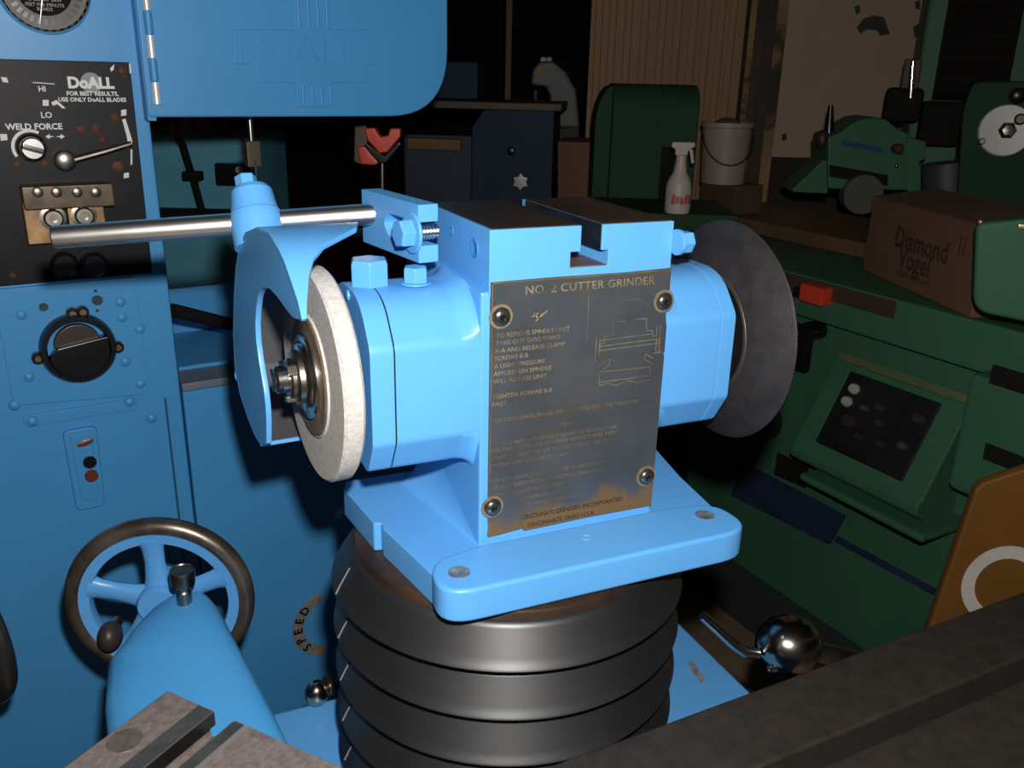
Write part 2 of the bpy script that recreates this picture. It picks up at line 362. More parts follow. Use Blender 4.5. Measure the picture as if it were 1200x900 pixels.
for u, v in ((587, 371), (778, 353), (577, 594), (757, 558)):
    p = on(u, v, 1, -0.0026); loc = Vector((p.x, -0.0026, p.z)) - WM[gr.name].translation
    if screw0 is None:
        sg = G().lathe([(0.0072, -0.0002), (0.0072, 0.0008), (0.0064, 0.0026), (0.0046, 0.0040), (0.0026, 0.0044), (0.0024, 0.0030)], (0,0,0), (0,-1,0), 22)
        screw0 = build('plate_screw', sg, mat('button_screw', (0.20, 0.19, 0.18), 0.25, 0.9, var=0.2, scale=300), None)
        sock0 = build('screw_socket', G().lathe([(0.0026, 0.0029), (0.0024, 0.0031)], (0,0,0), (0,-1,0), 6), BLACK, None)
        halo0 = build('screw_washer_mark', G().lathe([(0.0092, 0.0), (0.0090, 0.0004)], (0,0,0), (0,-1,0), 26), mat('pale_brass_ring', (0.26, 0.205, 0.12), 0.45, 0.4, var=0.3, scale=150), None)
        for o in (screw0, sock0, halo0): o.parent = npl; WM[o.name] = WM[npl.name]
        sock0.parent = screw0; halo0.parent = screw0
        screw0.matrix_basis = Matrix.Translation(loc); WM[screw0.name] = WM[npl.name] @ Matrix.Translation(loc)
        sock0.matrix_basis = ID; halo0.matrix_basis = ID
    else:
        sc_ = inst(screw0, npl, Matrix.Translation(loc)); inst(sock0, sc_, ID); inst(halo0, sc_, ID)
YT = -0.0027
def ptext(s, u, v, size, **k):
    p = on(u, v, 1, -0.0026); k.setdefault('depth', 0.0001)
    return text('engraved_line', s, size, face_matrix((p.x, YT, p.z), (1,0,0), (0,0,1)), k.pop('ink', BRASSINK), npl, **k)
ptext('NO. 2 CUTTER GRINDER', 615, 345, 0.0086, sx=1.08, spacing=1.06, bold=0.00005, res=3)
lines = ['TO REMOVE SPINDLE UNIT', 'TAKE OUT DOG POINT', 'A-A AND RELEASE CLAMP', 'SCREWS B-B', 'A LIGHT PRESSURE', 'APPLIED ON SPINDLE', 'WILL RELEASE UNIT', '', 'TIGHTEN SCREWS B-B', 'FIRST']
y = 391
for i, s in enumerate(lines):
    ptext(s, 581-i*0.5, 396+i*9.0, 0.0046, sx=1.06)
FAINT = mat('faint_brass_lettering', (0.155, 0.115, 0.065), 0.5, 0.3, var=0.4, scale=90)
ptext('FOLLOW DIRECTIONS ON LUBRICATING THE MACHINE', 577, 496, 0.0045, sx=1.10, ink=FAINT)
ptext('CAUTION', 655, 500, 0.0045, ink=FAINT)
for i, s in enumerate(['DO NOT RUN SPINDLE BEARINGS WITHOUT OIL', 'USE ONLY LIGHT OIL OF GOOD QUALITY AND KEEP', 'COMPLETE LEVEL OF OIL IN HOUSINGS AT ALL TIMES', 'MOTOR AND GUARDS IN PLACE', '', 'FOR BEST RESULTS BALANCE THE WHEELS BEFORE', 'USE AND DRESS OFTEN SEE INSTRUCTION BOOK', 'DO NOT EXCEED RATED SPEED']):
    ptext(s, (590 if i == 0 else 576)-i*0.4, 522+i*8.8, 0.0042, sx=1.06, ink=FAINT)
for i, s in enumerate(['PATENTED IN U.S.A.', 'OTHER PATENTS PENDING']):
    ptext(s, 618, 585+i*8, 0.0042, ink=FAINT)
DINK = mat('dark_lettering', (0.05, 0.03, 0.015), 0.5, 0.2)
ptext('CINCINNATI GRINDERS INCORPORATED', 611, 609, 0.0053, sx=0.92, bold=0.0001, ink=DINK)
ptext('CINCINNATI, OHIO U.S.A.', 618, 618, 0.0052, sx=1.0, bold=0.0001, ink=DINK)
# engraved section drawing
dg = G()
def dline(pts, w=0.00042):
    q = [on(u, v, 1, -0.0026) for u, v in pts]
    for a, b in zip(q, q[1:]):
        d = (b-a); d.y = 0
        if d.length < 1e-6: continue
        n = Vector((-d.z, 0, d.x)).normalized()*w/2
        dg.add([(a.x-n.x, YT-0.0001, a.z-n.z), (a.x+n.x, YT-0.0001, a.z+n.z), (b.x+n.x, YT-0.0001, b.z+n.z), (b.x-n.x, YT-0.0001, b.z-n.z)], [(0,1,2,3)])
dline([(719,392),(718,378),(732,376),(733,382),(741,381),(740,375),(757,373),(758,388)])
dline([(719,392),(708,394),(708,402),(703,403),(703,410)]); dline([(758,388),(764,387),(765,394),(769,394),(770,401)])
dline([(703,399),(766,391)]); dline([(702,406),(772,397)]); dline([(701,411),(772,402)])
dline([(699,396),(697,424)]); dline([(703,396),(701,424)]); dline([(774,382),(772,414)]); dline([(770,383),(768,414)])
dline([(695,424),(702,423)]); dline([(766,414),(775,412)])
dline([(703,428),(715,420),(714,427),(703,436)]); dline([(766,420),(756,415),(755,421),(766,427)])
dline([(702,436),(762,430)]); dline([(702,436),(702,452)]); dline([(762,430),(762,446)]); dline([(702,448),(762,440)])
dline([(702,452),(712,449),(722,452),(734,446),(748,448),(762,444)])
dline([(727,352),(748,350),(760,357)], 0.0003); dline([(690,345),(688,400)], 0.0003)
build('section_drawing', dg, BRASSINK, npl, smooth=False)
sc2 = G()
for a, b in (((622,372),(632,366)), ((625,366),(631,374)), ((629,375),(640,364)), ((627,377),(633,371)), ((636,369),(642,363))):
    p = on(*a, 1, -0.0026); q = on(*b, 1, -0.0026); d = q-p; n = Vector((-d.z, 0, d.x)).normalized()*0.0007
    sc2.add([(p.x, YT-0.0002, p.z), (p.x*0.5+q.x*0.5+n.x, YT-0.0002, p.z*0.5+q.z*0.5+n.z), (q.x, YT-0.0002, q.z), (p.x*0.5+q.x*0.5-n.x, YT-0.0002, p.z*0.5+q.z*0.5-n.z)], [(0,1,2,3)])
build('scratch', sc2, mat('bright_scratch', (0.55, 0.36, 0.2), 0.4, 0.5), npl, smooth=False)

# ------------ left wheel
XW0, RW = -0.1175, 0.0800
WT = Matrix.Translation((XW0, AY, AZ)) @ Matrix.Rotation(radians(4.5), 4, 'Z') @ Matrix.Translation((-XW0, -AY, -AZ))   # the wheel sits a few degrees toward the camera
wh = build('grinding_wheel', G().lathe([(0.012, 0.0), (0.046, 0.0), (0.047, 0.0015), (RW-0.002, 0.0015), (RW, 0.0035), (RW, 0.0145), (RW-0.002, 0.0165), (0.012, 0.0165)], (XW0, AY, AZ), (1,0,0), 72), STONE, gr, F=WT, label='pale grey grinding wheel')
build('blotter', G().lathe([(0.010, -0.0012), (0.0440, -0.0012), (0.0455, 0.0004)], (XW0, AY, AZ), (1,0,0), 48), PAPER, wh, F=WT)
build('flange', G().lathe([(0.010, -0.0075), (0.0235, -0.0075), (0.0250, -0.0068), (0.0265, -0.0045), (0.0310, -0.0042), (0.0320, -0.0030), (0.0320, -0.001), (0.010, -0.001)], (XW0, AY, AZ), (1,0,0), 40), STEEL, wh, F=WT)
build('clamp_nut', G().lathe([(0.009, -0.0165), (0.0135, -0.0165), (0.0150, -0.0150), (0.0150, -0.0125), (0.0175, -0.0120), (0.0200, -0.0110), (0.0205, -0.007), (0.009, -0.007)], (XW0, AY, AZ), (1,0,0), 32), DSTEEL, wh, F=WT)
sp = G().lathe([(0.0030, -0.0255), (0.0085, -0.0255), (0.0100, -0.0240), (0.0100, -0.0140), (0.0035, -0.0140)], (XW0, AY, AZ), (1,0,0), 24)
build('spindle_nose', sp, STEEL, wh, F=WT)
sl = G()
for a in (0.5, 2.07):
    R_ = Matrix.Rotation(a, 3, 'X')
    sl.cbox((XW0-0.0235, AY, AZ), (0.0026, 0.0016, 0.0104), R_)
build('spanner_slot', sl, BLACK, wh, F=WT)
lug = G()
for a in (0.9, 2.99, 5.09):
    lug.cbox(Vector((XW0-0.0150, AY, AZ)) + Matrix.Rotation(a, 3, 'X') @ Vector((0, 0, 0.0150)), (0.0035, 0.0035, 0.0022), Matrix.Rotation(a, 3, 'X'))
build('nut_lug', lug, DSTEEL, wh, F=WT, bevel=0.0005)
build('spindle', G().cyl((-0.103, AY, AZ), (-0.086, AY, AZ), 0.022, n=28), DSTEEL, gr)

# ------------ right dished disc
XR = 0.236
dc = build('dished_disc', G().lathe([(0.0535, -0.0030), (0.056, -0.0022), (0.0952, 0.0120), (0.0970, 0.0135), (0.0960, 0.0150), (0.055, 0.0030), (0.0530, 0.0020)], (XR, AY-0.003, AZ+0.0015), (1,0,0), 80, False), ABRAS, gr, label='dark dished abrasive disc')
dcm = dc.data
build('disc_hub', G().lathe([(0.010, -0.012), (0.030, -0.012), (0.032, -0.008), (0.034, 0.0), (0.0535, 0.003), (0.053, 0.006), (0.010, 0.006)], (XR, AY-0.003, AZ+0.0015), (1,0,0), 48), BLACK, dc)
build('disc_edge_ring', G().lathe([(0.0505, -0.0030), (0.0540, -0.0034), (0.0545, -0.0026), (0.0505, 0.0030)], (XR, AY-0.003, AZ+0.0015), (1,0,0), 60, False), mat('worn_grey_edge', (0.06, 0.055, 0.05), 0.5, 0.2, var=0.2, scale=40), dc)
build('spindle', G().cyl((0.2175, AY-0.003, AZ), (0.230, AY-0.003, AZ), 0.022, n=24), DSTEEL, gr)

# ------------ bracket bar with open slot, bolt and rod
bd = Vector((0.168, -0.986, 0)); bn = Vector((-0.986, -0.168, 0))     # along the bar to its front end, and out of its face
BF = Vector((-0.0336, 0.054, 0.0))                                   # front end of the outer face
z0b, z1b = 0.2095, 0.2525; sz0, sz1 = 0.2225, 0.2395; LB = 0.100
poly = [(0, z0b), (LB, z0b), (LB, z1b), (0, z1b), (0, sz1), (0.050, sz1), (0.0555, 0.2355), (0.0580, 0.231), (0.0555, 0.2265), (0.050, sz0), (0, sz0)]
g = G()
A = [BF - bd*s + Vector((0,0,z)) for s, z in poly]; B = [q - bn*0.0165 for q in A]
n = len(poly)
g.add(A+B, [list(range(n)), [2*n-1-i for i in range(n)]] + [(i, n+i, n+(i+1) % n, (i+1) % n) for i in range(n)])
brk = build('guard_bracket', g, BLUE, gr, bevel=0.001)
bc = BF - bd*0.0085 + Vector((0,0,0.231))
build('bracket_bolt', hexhead(bc, bn, 0.0108, 0.0105, 0.0152, 0.0025, phase=0.2), BLUE, brk, bevel=0.0006)
build('threaded_shank', G().lathe([(0.0060 if i % 2 else 0.0052, 0.0014*i) for i in range(15)], bc, -bn, 18), STEEL, brk)
RP1 = BF - bd*0.083 + Vector((0, 0, 0.2345)); RP0 = at(62, 278, 0.655)
rd = (RP0-RP1).normalized()
build('guard_rod', G().lathe([(0.0086, -0.004), (0.0086, (RP0-RP1).length-0.0012), (0.0076, (RP0-RP1).length)], RP1, rd, 32), mat('polished_rod', (0.78, 0.76, 0.73), 0.33, 1.0, var=0.12, scale=30), gr, label='polished steel rod')

# ------------ wheel guard
GA = radians(3.5); GX0 = -0.14
ge = Vector((-sin(GA), cos(GA), 0)); gn = Vector((cos(GA), sin(GA), 0))
GO = Vector((GX0, 0, 0))
def gpx(u, v):
    d = ray(u, v); t = (GO-CAM).dot(gn)/d.dot(gn); q = CAM + d*t
    return ((q-GO).dot(ge), q.z)
outer_px = [(354,374),(349,352),(340,325),(333,305),(326,290),(315,272),(300,266),(287,272),(280,288),(276,312),(274,345),(273,390),(275,430),(281,462),(290,490),(298,510),(306,524)]
inner_px = [(350,375),(343,373),(334,362),(325,349),(316,339),(307,337),(302,347),(300,362),(299,380),(300,400),(303,422),(306,440),(309,458),(311,476),(312,494),(312,510),(312,520)]
width = [0.003, 0.006, 0.012, 0.019, 0.030, 0.060, 0.074, 0.070, 0.062, 0.056, 0.052, 0.050, 0.050, 0.050, 0.048, 0.047, 0.046]
OUT = [gpx(*q) for q in outer_px]; INN = [gpx(*q) for q in inner_px]
def GP(s, z, d): return GO + ge*s + gn*d + Vector((0, 0, z))
th = 0.0045
rings = []
for i, ((so, zo), (si, zi)) in enumerate(zip(OUT, INN)):
    l_ = sqrt((si-so)**2+(zi-zo)**2); f_ = 0.0028/max(l_, 0.006); so, zo = so+(si-so)*f_, zo+(zi-zo)*f_   # the plate sits inside the hood's rim
    rings.append([GP(so, zo, 0), GP(si, zi, 0), GP(si, zi, th), GP(so, zo, th)])
guard = build('wheel_guard', G().loft(rings), BLUE, gr, bevel=0.0009, ang=40, label='blue hooked wheel guard')
cx_ = sum(q[0] for q in OUT)/len(OUT); cz_ = sum(q[1] for q in OUT)/len(OUT)
rings = []; liner = []
for i, (so, zo) in enumerate(OUT):
    a = OUT[max(i-1, 0)]; b = OUT[min(i+1, len(OUT)-1)]
    tx, tz = b[0]-a[0], b[1]-a[1]; l = sqrt(tx*tx+tz*tz); nx, nz = -tz/l, tx/l
    if (nx*(cx_-so)+nz*(cz_-zo)) < 0: nx, nz = -nx, -nz
    w = width[i]
    rings.append([GP(so, zo, -0.0002), GP(so+nx*0.004, zo+nz*0.004, -0.0002), GP(so+nx*0.004, zo+nz*0.004, w), GP(so, zo, w)])
    if i >= 5: liner.append([GP(so+nx*0.0036, zo+nz*0.0036, th), GP(so+nx*0.0044, zo+nz*0.0044, th), GP(so+nx*0.0044, zo+nz*0.0044, w-0.002), GP(so+nx*0.0036, zo+nz*0.0036, w-0.002)])
build('guard_hood', G().loft(rings), BLUE, guard, bevel=0.0009, ang=40)
build('bare_inside', G().loft(liner), mat('dusty_bare_iron', (0.10, 0.10, 0.105), 0.6, 0.2, var=0.2, scale=40), guard, label='bare grey inside of the guard')
# clamp boss on the rod
s_ = ((at(303, 262, 0.70)-RP1).dot(rd)); RC = RP1 + rd*s_
bax = (UP*1.0 - RT*0.20 + FW*0.10).normalized()
build('rod_clamp', G().lathe([(0.0200, -0.020), (0.0205, 0.0), (0.0195, 0.0075), (0.0187, 0.0082), (0.0172, 0.0150), (0.0160, 0.0250), (0.0130, 0.0290)], RC, bax, 28), BLUE, guard, bevel=0.0005)
build('clamp_screw', G().lathe([(0.0085, 0.0), (0.0085, 0.0075), (0.0075, 0.0085)], RC+bax*0.030-RT*0.003, bax, 6), BLUE, guard, bevel=0.0006)
p0 = GP(*gpx(275, 440), 0.012)
build('pivot_boss', G().lathe([(0.012, 0), (0.0115, 0.004), (0.008, 0.006)], p0, ge, 20), BLUE, guard)

# ================================================================== BELLOWS COLUMN
BC = Vector((0.05, 0.07, 0))
bel = thing('bellows_column', 'round black rubber bellows with brown steel collar under the blue grinder head', 'bellows', (BC.x, BC.y, -0.30))
build('collar', G().lathe([(0.09, -0.0293), (0.1285, -0.0293), (0.1325, -0.0310), (0.1335, -0.0330), (0.1335, -0.0410), (0.1290, -0.0440), (0.09, -0.0440)], BC, (0,0,1), 72), RUST, bel, label='brown steel collar')
pl0 = None; PITCH = 0.0430
for k in range(6):
    zt_ = -0.0395 - k*PITCH
    if pl0 is None:
        pr_ = [(0.128, 0.003), (0.1350, 0.0010), (0.1372, -0.0008), (0.1386, -0.0030), (0.1402, -0.0065), (0.1496, -0.0210), (0.1520, -0.0256), (0.1537, -0.0275), (0.1545, -0.0290), (0.1535, -0.0303), (0.1480, -0.0318), (0.1400, -0.0350), (0.1365, -0.0385), (0.128, -0.0425)]
        pl0 = build('pleat', G().lathe([(r, z) for r, z in pr_], (BC.x, BC.y, zt_), (0,0,1), 96, False), RUBBER, bel, ang=60)
        zfirst = zt_
        th_ = radians(178)
        sm0 = build('seam', G().tube([Vector((BC.x+r*cos(th_+j*0.01), BC.y+r*sin(th_+j*0.01), zt_+z)) for j, (r, z) in enumerate([(0.1408, -0.0070), (0.1498, -0.0210), (0.1540, -0.0275)])], 0.0007, 6), mat('grey_rubber_seam', (0.22, 0.22, 0.23), 0.4), pl0)
    else:
        q = inst(pl0, bel, Matrix.Translation((0, 0, -k*PITCH))); inst(sm0, q, ID)
# ================================================================== BLUE MACHINE BASE
mb = thing('machine_saddle', 'blue cast saddle under the black bellows', 'machine base', (0.05, 0.07, FLOOR_Z))
build('saddle_top', G().prism(rounded([(-0.20, -0.30), (0.352, -0.30), (0.352, 0.235), (-0.20, 0.235)], 0.02, 4), -0.36, -0.3005, ax=2), BLUE, mb, bevel=0.006, seg=3)
build('pedestal', G().prism(rounded([(-0.14, -0.25), (0.29, -0.25), (0.29, 0.18), (-0.14, 0.18)], 0.04, 4), FLOOR_Z, -0.355, ax=2), BLUE, mb, bevel=0.005)
build('wear_mark', G().prism([(on(u, v, 2, -0.3).x, on(u, v, 2, -0.3).y) for u, v in ((806,776),(812,774),(826,796),(822,801),(812,788))], -0.3008, -0.3002, ax=2), mat('bare_metal_wear', (0.5, 0.5, 0.5), 0.3, 0.6, var=0.4, scale=120), mb)

# ================================================================== FOREGROUND TABLES
# right: black oiled table with a slot
a_, b_ = on(640, 895, 2, -0.10), on(1200, 690, 2, -0.10)
yaw_r = math.degrees(atan2(b_.y-a_.y, b_.x-a_.x))
RF = frame(Vector((a_.x, a_.y, -0.10)), yaw_r)
rt_ = thing('work_table', 'long black oiled machine table with a groove in the right foreground', 'machine table', RF @ Vector((0.45, -0.2, -0.06)), yaw_r)
gz = fp(RF, 960, 900, 0.0, 2).y; gz2 = fp(RF, 1200, 765, 0.0, 2).y; gy = (gz+gz2)/2
prf = [(0.0, -0.060), (0.0, -0.004), (-0.004, 0.0), (gy+0.010, 0.0), (gy+0.008, -0.002), (gy+0.008, -0.014), (gy-0.009, -0.014), (gy-0.009, -0.0030), (gy-0.011, -0.002), (-0.30, -0.002), (-0.30, -0.060)]
build('table_top', G().prism(prf, -0.03, 1.0, ax=0), DCAST, rt_, F=RF, bevel=0.0008)
build('groove_insert', G().box((-0.028, gy-0.0088, -0.0138), (0.998, gy+0.0078, -0.0105)), DARK, rt_, F=RF)  # dark insert laid along the groove bottom to make the groove read darker
build('table_edge_strip', G().box((-0.03, -0.0035, -0.050), (1.0, 0.0035, -0.022)), DCAST, rt_, F=RF, bevel=0.001)
# left: grey cast table with T-slot
c0 = on(195, 808, 2, -0.10); c1 = on(70, 900, 2, -0.10)
yaw_l = math.degrees(atan2(c0.y-c1.y, c0.x-c1.x))            # T-slot direction
LF = frame(Vector((c0.x, c0.y, -0.10)), yaw_l)
lt = thing('slotted_iron_table', 'grey cast iron table corner with a T-slot in the left foreground', 'machine table', LF @ Vector((-0.15, -0.1, -0.05)), yaw_l)
s1 = fp(LF, 256, 829, 0.0, 2).y; s2 = fp(LF, 272, 843, 0.0, 2).y
e1 = s1; e2 = s1-0.0165
tpf = [(0.0, -0.05), (0.0, -0.002), (-0.002, 0.0), (e1, 0.0), (e1, -0.012), (e1+0.006, -0.012), (e1+0.006, -0.024), (e2-0.006, -0.024), (e2-0.006, -0.012), (e2, -0.012), (e2, -0.0035), (e2-0.004, 0.0), (-0.19, 0.0), (-0.19, -0.05)]
build('table_top', G().prism([(y, z) for y, z in tpf], -0.40, 0.0, ax=0), CAST, lt, F=LF, bevel=0.0012)
build('slot_wall', G().box((-0.40, e1-0.0005, -0.0118), (-0.0008, e1+0.001, -0.0004)), STEEL, lt, F=LF)
build('slot_wear', G().box((-0.09, e1+0.0005, -0.0003), (-0.0015, e1+0.014, 0.0004)), mat('worn_iron', (0.12, 0.115, 0.10), 0.35, 0.6, var=0.3, scale=60), lt, F=LF)
build('slot_wear', G().box((-0.09, e2-0.013, -0.0003), (-0.0015, e2-0.0045, 0.0004)), MATS['worn_iron'], lt, F=LF)
build('slot_lip', G().box((-0.40, e2-0.0170, -0.0003), (-0.001, e2-0.0145, 0.0006)), mat('pale_iron_lip', (0.30, 0.28, 0.26), 0.4, 0.5), lt, F=LF)
st = fp(LF, 146, 868, 0.0, 2)
build('oil_stain', G().lathe([(0.012, 0.0), (0.0117, 0.0003)], (st.x, st.y, 0), (0,0,1), 24), mat('oil_stain', (0.125, 0.10, 0.09), 0.5, 0.25, var=0.3, scale=100), lt, F=LF)

# ================================================================== HANDWHEEL AND BEARING HOUSING
HD = 0.95
hc = at(189, 702, HD)
HF = frame(hc, -math.degrees(YAW)+8)
hw = thing('handwheel', 'blue five-spoked handwheel with polished steel rim in front of the blue saw cabinet', 'handwheel', hc, -math.degrees(YAW)+8)
RWH = 0.1165; KH = 0.845
def torus(R, r, flat=1.0, n=64, m_=14, y=0):
    rings = []
    for i in range(n):
        a = 2*pi*i/n
        rings.append([Vector((cos(a)*(R+r*cos(2*pi*j/m_)), y+r*flat*sin(2*pi*j/m_), sin(a)*(R+r*cos(2*pi*j/m_)))) for j in range(m_)])
    rings.append(rings[0]); return rings
g = G(); g.loft(torus(RWH-0.011, 0.0115, 1.05), caps=False)
build('rim', g, mat('brown_steel_rim', (0.34, 0.29, 0.24), 0.34, 0.85, var=0.25, scale=20, col2=(0.10, 0.07, 0.055)), hw, F=HF @ Matrix.Scale(KH, 4))
g = G(); g.loft([[Vector((cos(2*pi*i/64)*r_, y_, sin(2*pi*i/64)*r_)) for r_, y_ in ((0.085, -0.008), (0.098, -0.010), (0.0985, 0.010), (0.085, 0.008), (0.083, 0.0))] for i in range(65)], caps=False)
rim_b = build('inner_rim', g, BLUE, hw, F=HF @ Matrix.Scale(KH, 4))
sp0 = None
for k in range(5):
    a = radians(92 + 72*k)
    M = Matrix.Rotation(-a, 4, 'Y')
    if sp0 is None:
        rr = [[Vector((x_, w_*cos(2*pi*j/12)*0.6, w_*sin(2*pi*j/12))) for j in range(12)] for x_, w_ in ((0.015, 0.019), (0.035, 0.0145), (0.055, 0.0125), (0.075, 0.0135), (0.088, 0.018))]
        sp0 = build('spoke', G().loft(rr), BLUE, hw, F=HF @ Matrix.Scale(KH, 4)); sp0.matrix_basis = M
    else: inst(sp0, hw, M)
build('hub', G().lathe([(0.012, -0.020), (0.024, -0.020), (0.027, -0.015), (0.027, 0.035), (0.012, 0.035)], (0,0,0), (0,1,0), 28), BLUE, hw, F=HF @ Matrix.Scale(KH, 4))
k_ = fp(HF, 131, 742, -0.02)/KH
build('knob', G().ball((k_.x, -0.030, k_.z), 0.0165, sc=(0.9, 1.15, 1.15)), mat('brown_bakelite', (0.035, 0.026, 0.022), 0.45), hw, F=HF @ Matrix.Scale(KH, 4))
build('knob_stem', G().cyl((k_.x, -0.015, k_.z), (k_.x, 0.004, k_.z), 0.007), DSTEEL, hw, F=HF @ Matrix.Scale(KH, 4))
# housing: inverted-U sections from the small far end to the big near end
bh = thing('bearing_housing', 'tapered blue bearing housing with an oil cap below the handwheel', 'housing', Vector((*at(225, 850, 0.86).xy, -0.36)))
def usec(L_, T_, R_, drop, d, hump):
    """ring of a section from left edge, crest and right edge given as photo positions at depth d"""
    l = at(*L_, d); t_ = at(*T_, d); r = at(*R_, d)
    pts = []
    for k in range(13):
        a = pi*k/12
        w = (1-cos(a))/2; base_ = l.lerp(r, w)
        hh = (t_.z-(l.z+r.z)/2)
        sh = sin(a)**hump
        pts.append(Vector((base_.x, base_.y, base_.z+hh*sh)))
    pts.append(Vector((r.x, r.y, r.z-drop))); pts.append(Vector((l.x, l.y, l.z-drop)))
    return pts
secs = [usec((193,712),(222,690),(246,706), 0.02, 0.91, 0.75), usec((176,728),(222,696),(258,722), 0.06, 0.90, 0.7), usec((150,762),(218,716),(276,760), 0.08, 0.875, 0.65),
        usec((127,792),(214,750),(297,798), 0.08, 0.85, 0.6), usec((123,838),(216,800),(322,845), 0.06, 0.82, 0.6), usec((128,880),(226,850),(345,890), 0.045, 0.79, 0.6), usec((140,940),(240,915),(370,950), 0.03, 0.76, 0.6)]
build('shell', G().loft(secs), BLUE2, bh, ang=60)
oc = at(216, 700, 0.885)
build('oil_cap', G().lathe([(0.0075, -0.012), (0.0075, 0.008), (0.0062, 0.0095), (0.0062, 0.0155), (0.0120, 0.0165), (0.0124, 0.031), (0.0116, 0.0330), (0.0098, 0.0335), (0.0092, 0.0325)], oc, (0.02,-0.05,1), 26), DSTEEL, bh, label='steel oil cap')
build('housing_foot', G().box((-0.03, -0.04, 0.062), (0.03, 0.04, 0.12)), BLUE2, bh, F=Matrix.Translation(Vector((*at(225, 850, 0.86).xy, -0.36))), bevel=0.004)
# steel knob left of the bellows
kn = at(371, 812, 0.93)
ck = thing('clamp_knob', 'small round brass-coloured knob beside the bellows, left of it', 'knob', kn - Vector((0, 0, 0.012)))
build('ball', G().ball(kn, 0.0125, sc=(1.0, 1.0, 1.15)), mat('warm_polished_steel', (0.55, 0.45, 0.32), 0.2, 1.0), ck)
build('shank', G().cyl(kn + Vector((0.01, 0.002, 0)), kn + Vector((0.05, 0.02, -0.01)), 0.006), DSTEEL, ck)
build('collar', G().lathe([(0.008, 0), (0.011, 0.002), (0.011, 0.006), (0.008, 0.008)], kn + Vector((0.010, 0.003, 0.004)), (1, 0.3, -0.2), 18), DSTEEL, ck)

# ================================================================== BALL HANDLE at the right of the bellows
bp = at(922, 756, 0.98)
bl = thing('ball_lever', 'chrome ball lever with bent steel handle right of the bellows', 'lever', bp - Vector((0,0,0.037)))
ax_ = (RT*0.94 - UP*0.28 + FW*0.2).normalized()
build('ball', G().lathe([(0.004, -0.034), (0.016, -0.031), (0.027, -0.021), (0.0345, -0.006), (0.0365, 0.006), (0.0345, 0.016), (0.0330, 0.0195), (0.0215, 0.0225), (0.0205, 0.030), (0.0165, 0.034)], bp, ax_, 36), mat('satin_steel', (0.50, 0.46, 0.42), 0.19, 1.0, var=0.08), bl, ang=50)
build('shaft', G().cyl(bp+ax_*0.028, bp+ax_*0.13, 0.0135), DSTEEL, bl)
hp = [at(888, 766, 0.97), at(872, 764, 0.965), at(857, 752, 0.96), at(838, 734, 0.955), at(823, 721, 0.95)]
build('handle', G().tube(hp, [0.0062, 0.0062, 0.0064, 0.0062, 0.0055], 14), STEEL, bl)
build('set_screw', G().lathe([(0.006, 0), (0.006, 0.005), (0.0045, 0.006)], bp - ax_*0.022 - UP*0.026 - FW*0.010, -FW-UP*0.6, 14), STEEL, bl)

# ================================================================== BAND SAW (left)
BO = at(85, 250, 1.10); BF_ = frame(BO, 8.5)
def bp_(u, v, y=0.0):
    q = fp(BF_, u, v, y); return q
zfl = FLOOR_Z - BO.z
bs = thing('band_saw', 'large blue metal-cutting band saw with welder panel and embossed door on the left', 'band saw', BF_ @ Vector((0.05, 0.2, zfl)), 8.5)
xR = bp_(194, 300).x; xL = bp_(0, 640).x - 0.07
xLb = bp_(20, 780).x
ztop = 0.75
build('column', G().box((xL, 0, zfl), (xR, 0.42, ztop)), BLUE2, bs, F=BF_, bevel=0.004)
zl = bp_(235, 452).z; xRR = xR+0.62
build('lower_cabinet', G().box((xR+0.0025, 0.002, zfl), (xRR, 0.42, zl)), BLUE2, bs, F=BF_, bevel=0.004)
build('seam_strip', G().box((bp_(203, 560).x, -0.0015, zfl+0.05), (bp_(203, 560).x+0.003, 0.003, zl-0.01)), mat('dark_blue_seam', (0.02, 0.09, 0.2), 0.5), bs, F=BF_)
build('ledge', G().box((xR+0.001, -0.010, zl-0.002), (xR+0.26, 0.25, zl+0.010)), mat('grey_blue_ledge', (0.16, 0.20, 0.26), 0.5, var=0.2), bs, F=BF_, bevel=0.002)
# upper head and its door
YD = -0.028
q0, q1 = bp_(174, 138, YD), bp_(525, 60, YD)
xd0_, xd1_, zdb = q0.x, q1.x, bp_(330, 137, YD).z
hd = rounded([(xd0_, zdb), (xd1_, zdb), (xd1_, zdb+0.9), (xd0_, zdb+0.9)], [0.004, 0.095, 0.05, 0.004], 10)
build('saw_head', G().prism([(x_*1.0, z_+0.012) for x_, z_ in hd], -0.012, 0.30, ax=1), BLUE2, bs, F=BF_, bevel=0.003)
dr = build('wheel_door', G().prism(hd, YD, -0.014, ax=1), BLUE2, bs, F=BF_, bevel=0.006, seg=3)
# hinge knuckles
hx = bp_(177, 60, YD).x; hz1 = bp_(177, 122, YD).z
kh0 = None; KL = 0.0270
for i in range(14):
    mt_ = mat('worn_bright_hinge', (0.85, 0.85, 0.83), 0.35, 0.35, var=0.1) if i % 2 == 0 else BLUE2
    build('hinge_knuckle', G().cyl((hx, YD-0.003, hz1+i*KL), (hx, YD-0.003, hz1+(i+1)*KL-0.0012), 0.0050, n=14), mt_, dr, F=BF_)
build('hinge_leaf', G().box((hx-0.012, YD+0.002, hz1-0.02), (hx-0.002, -0.001, hz1+14*KL)), BLUE2, dr, F=BF_)
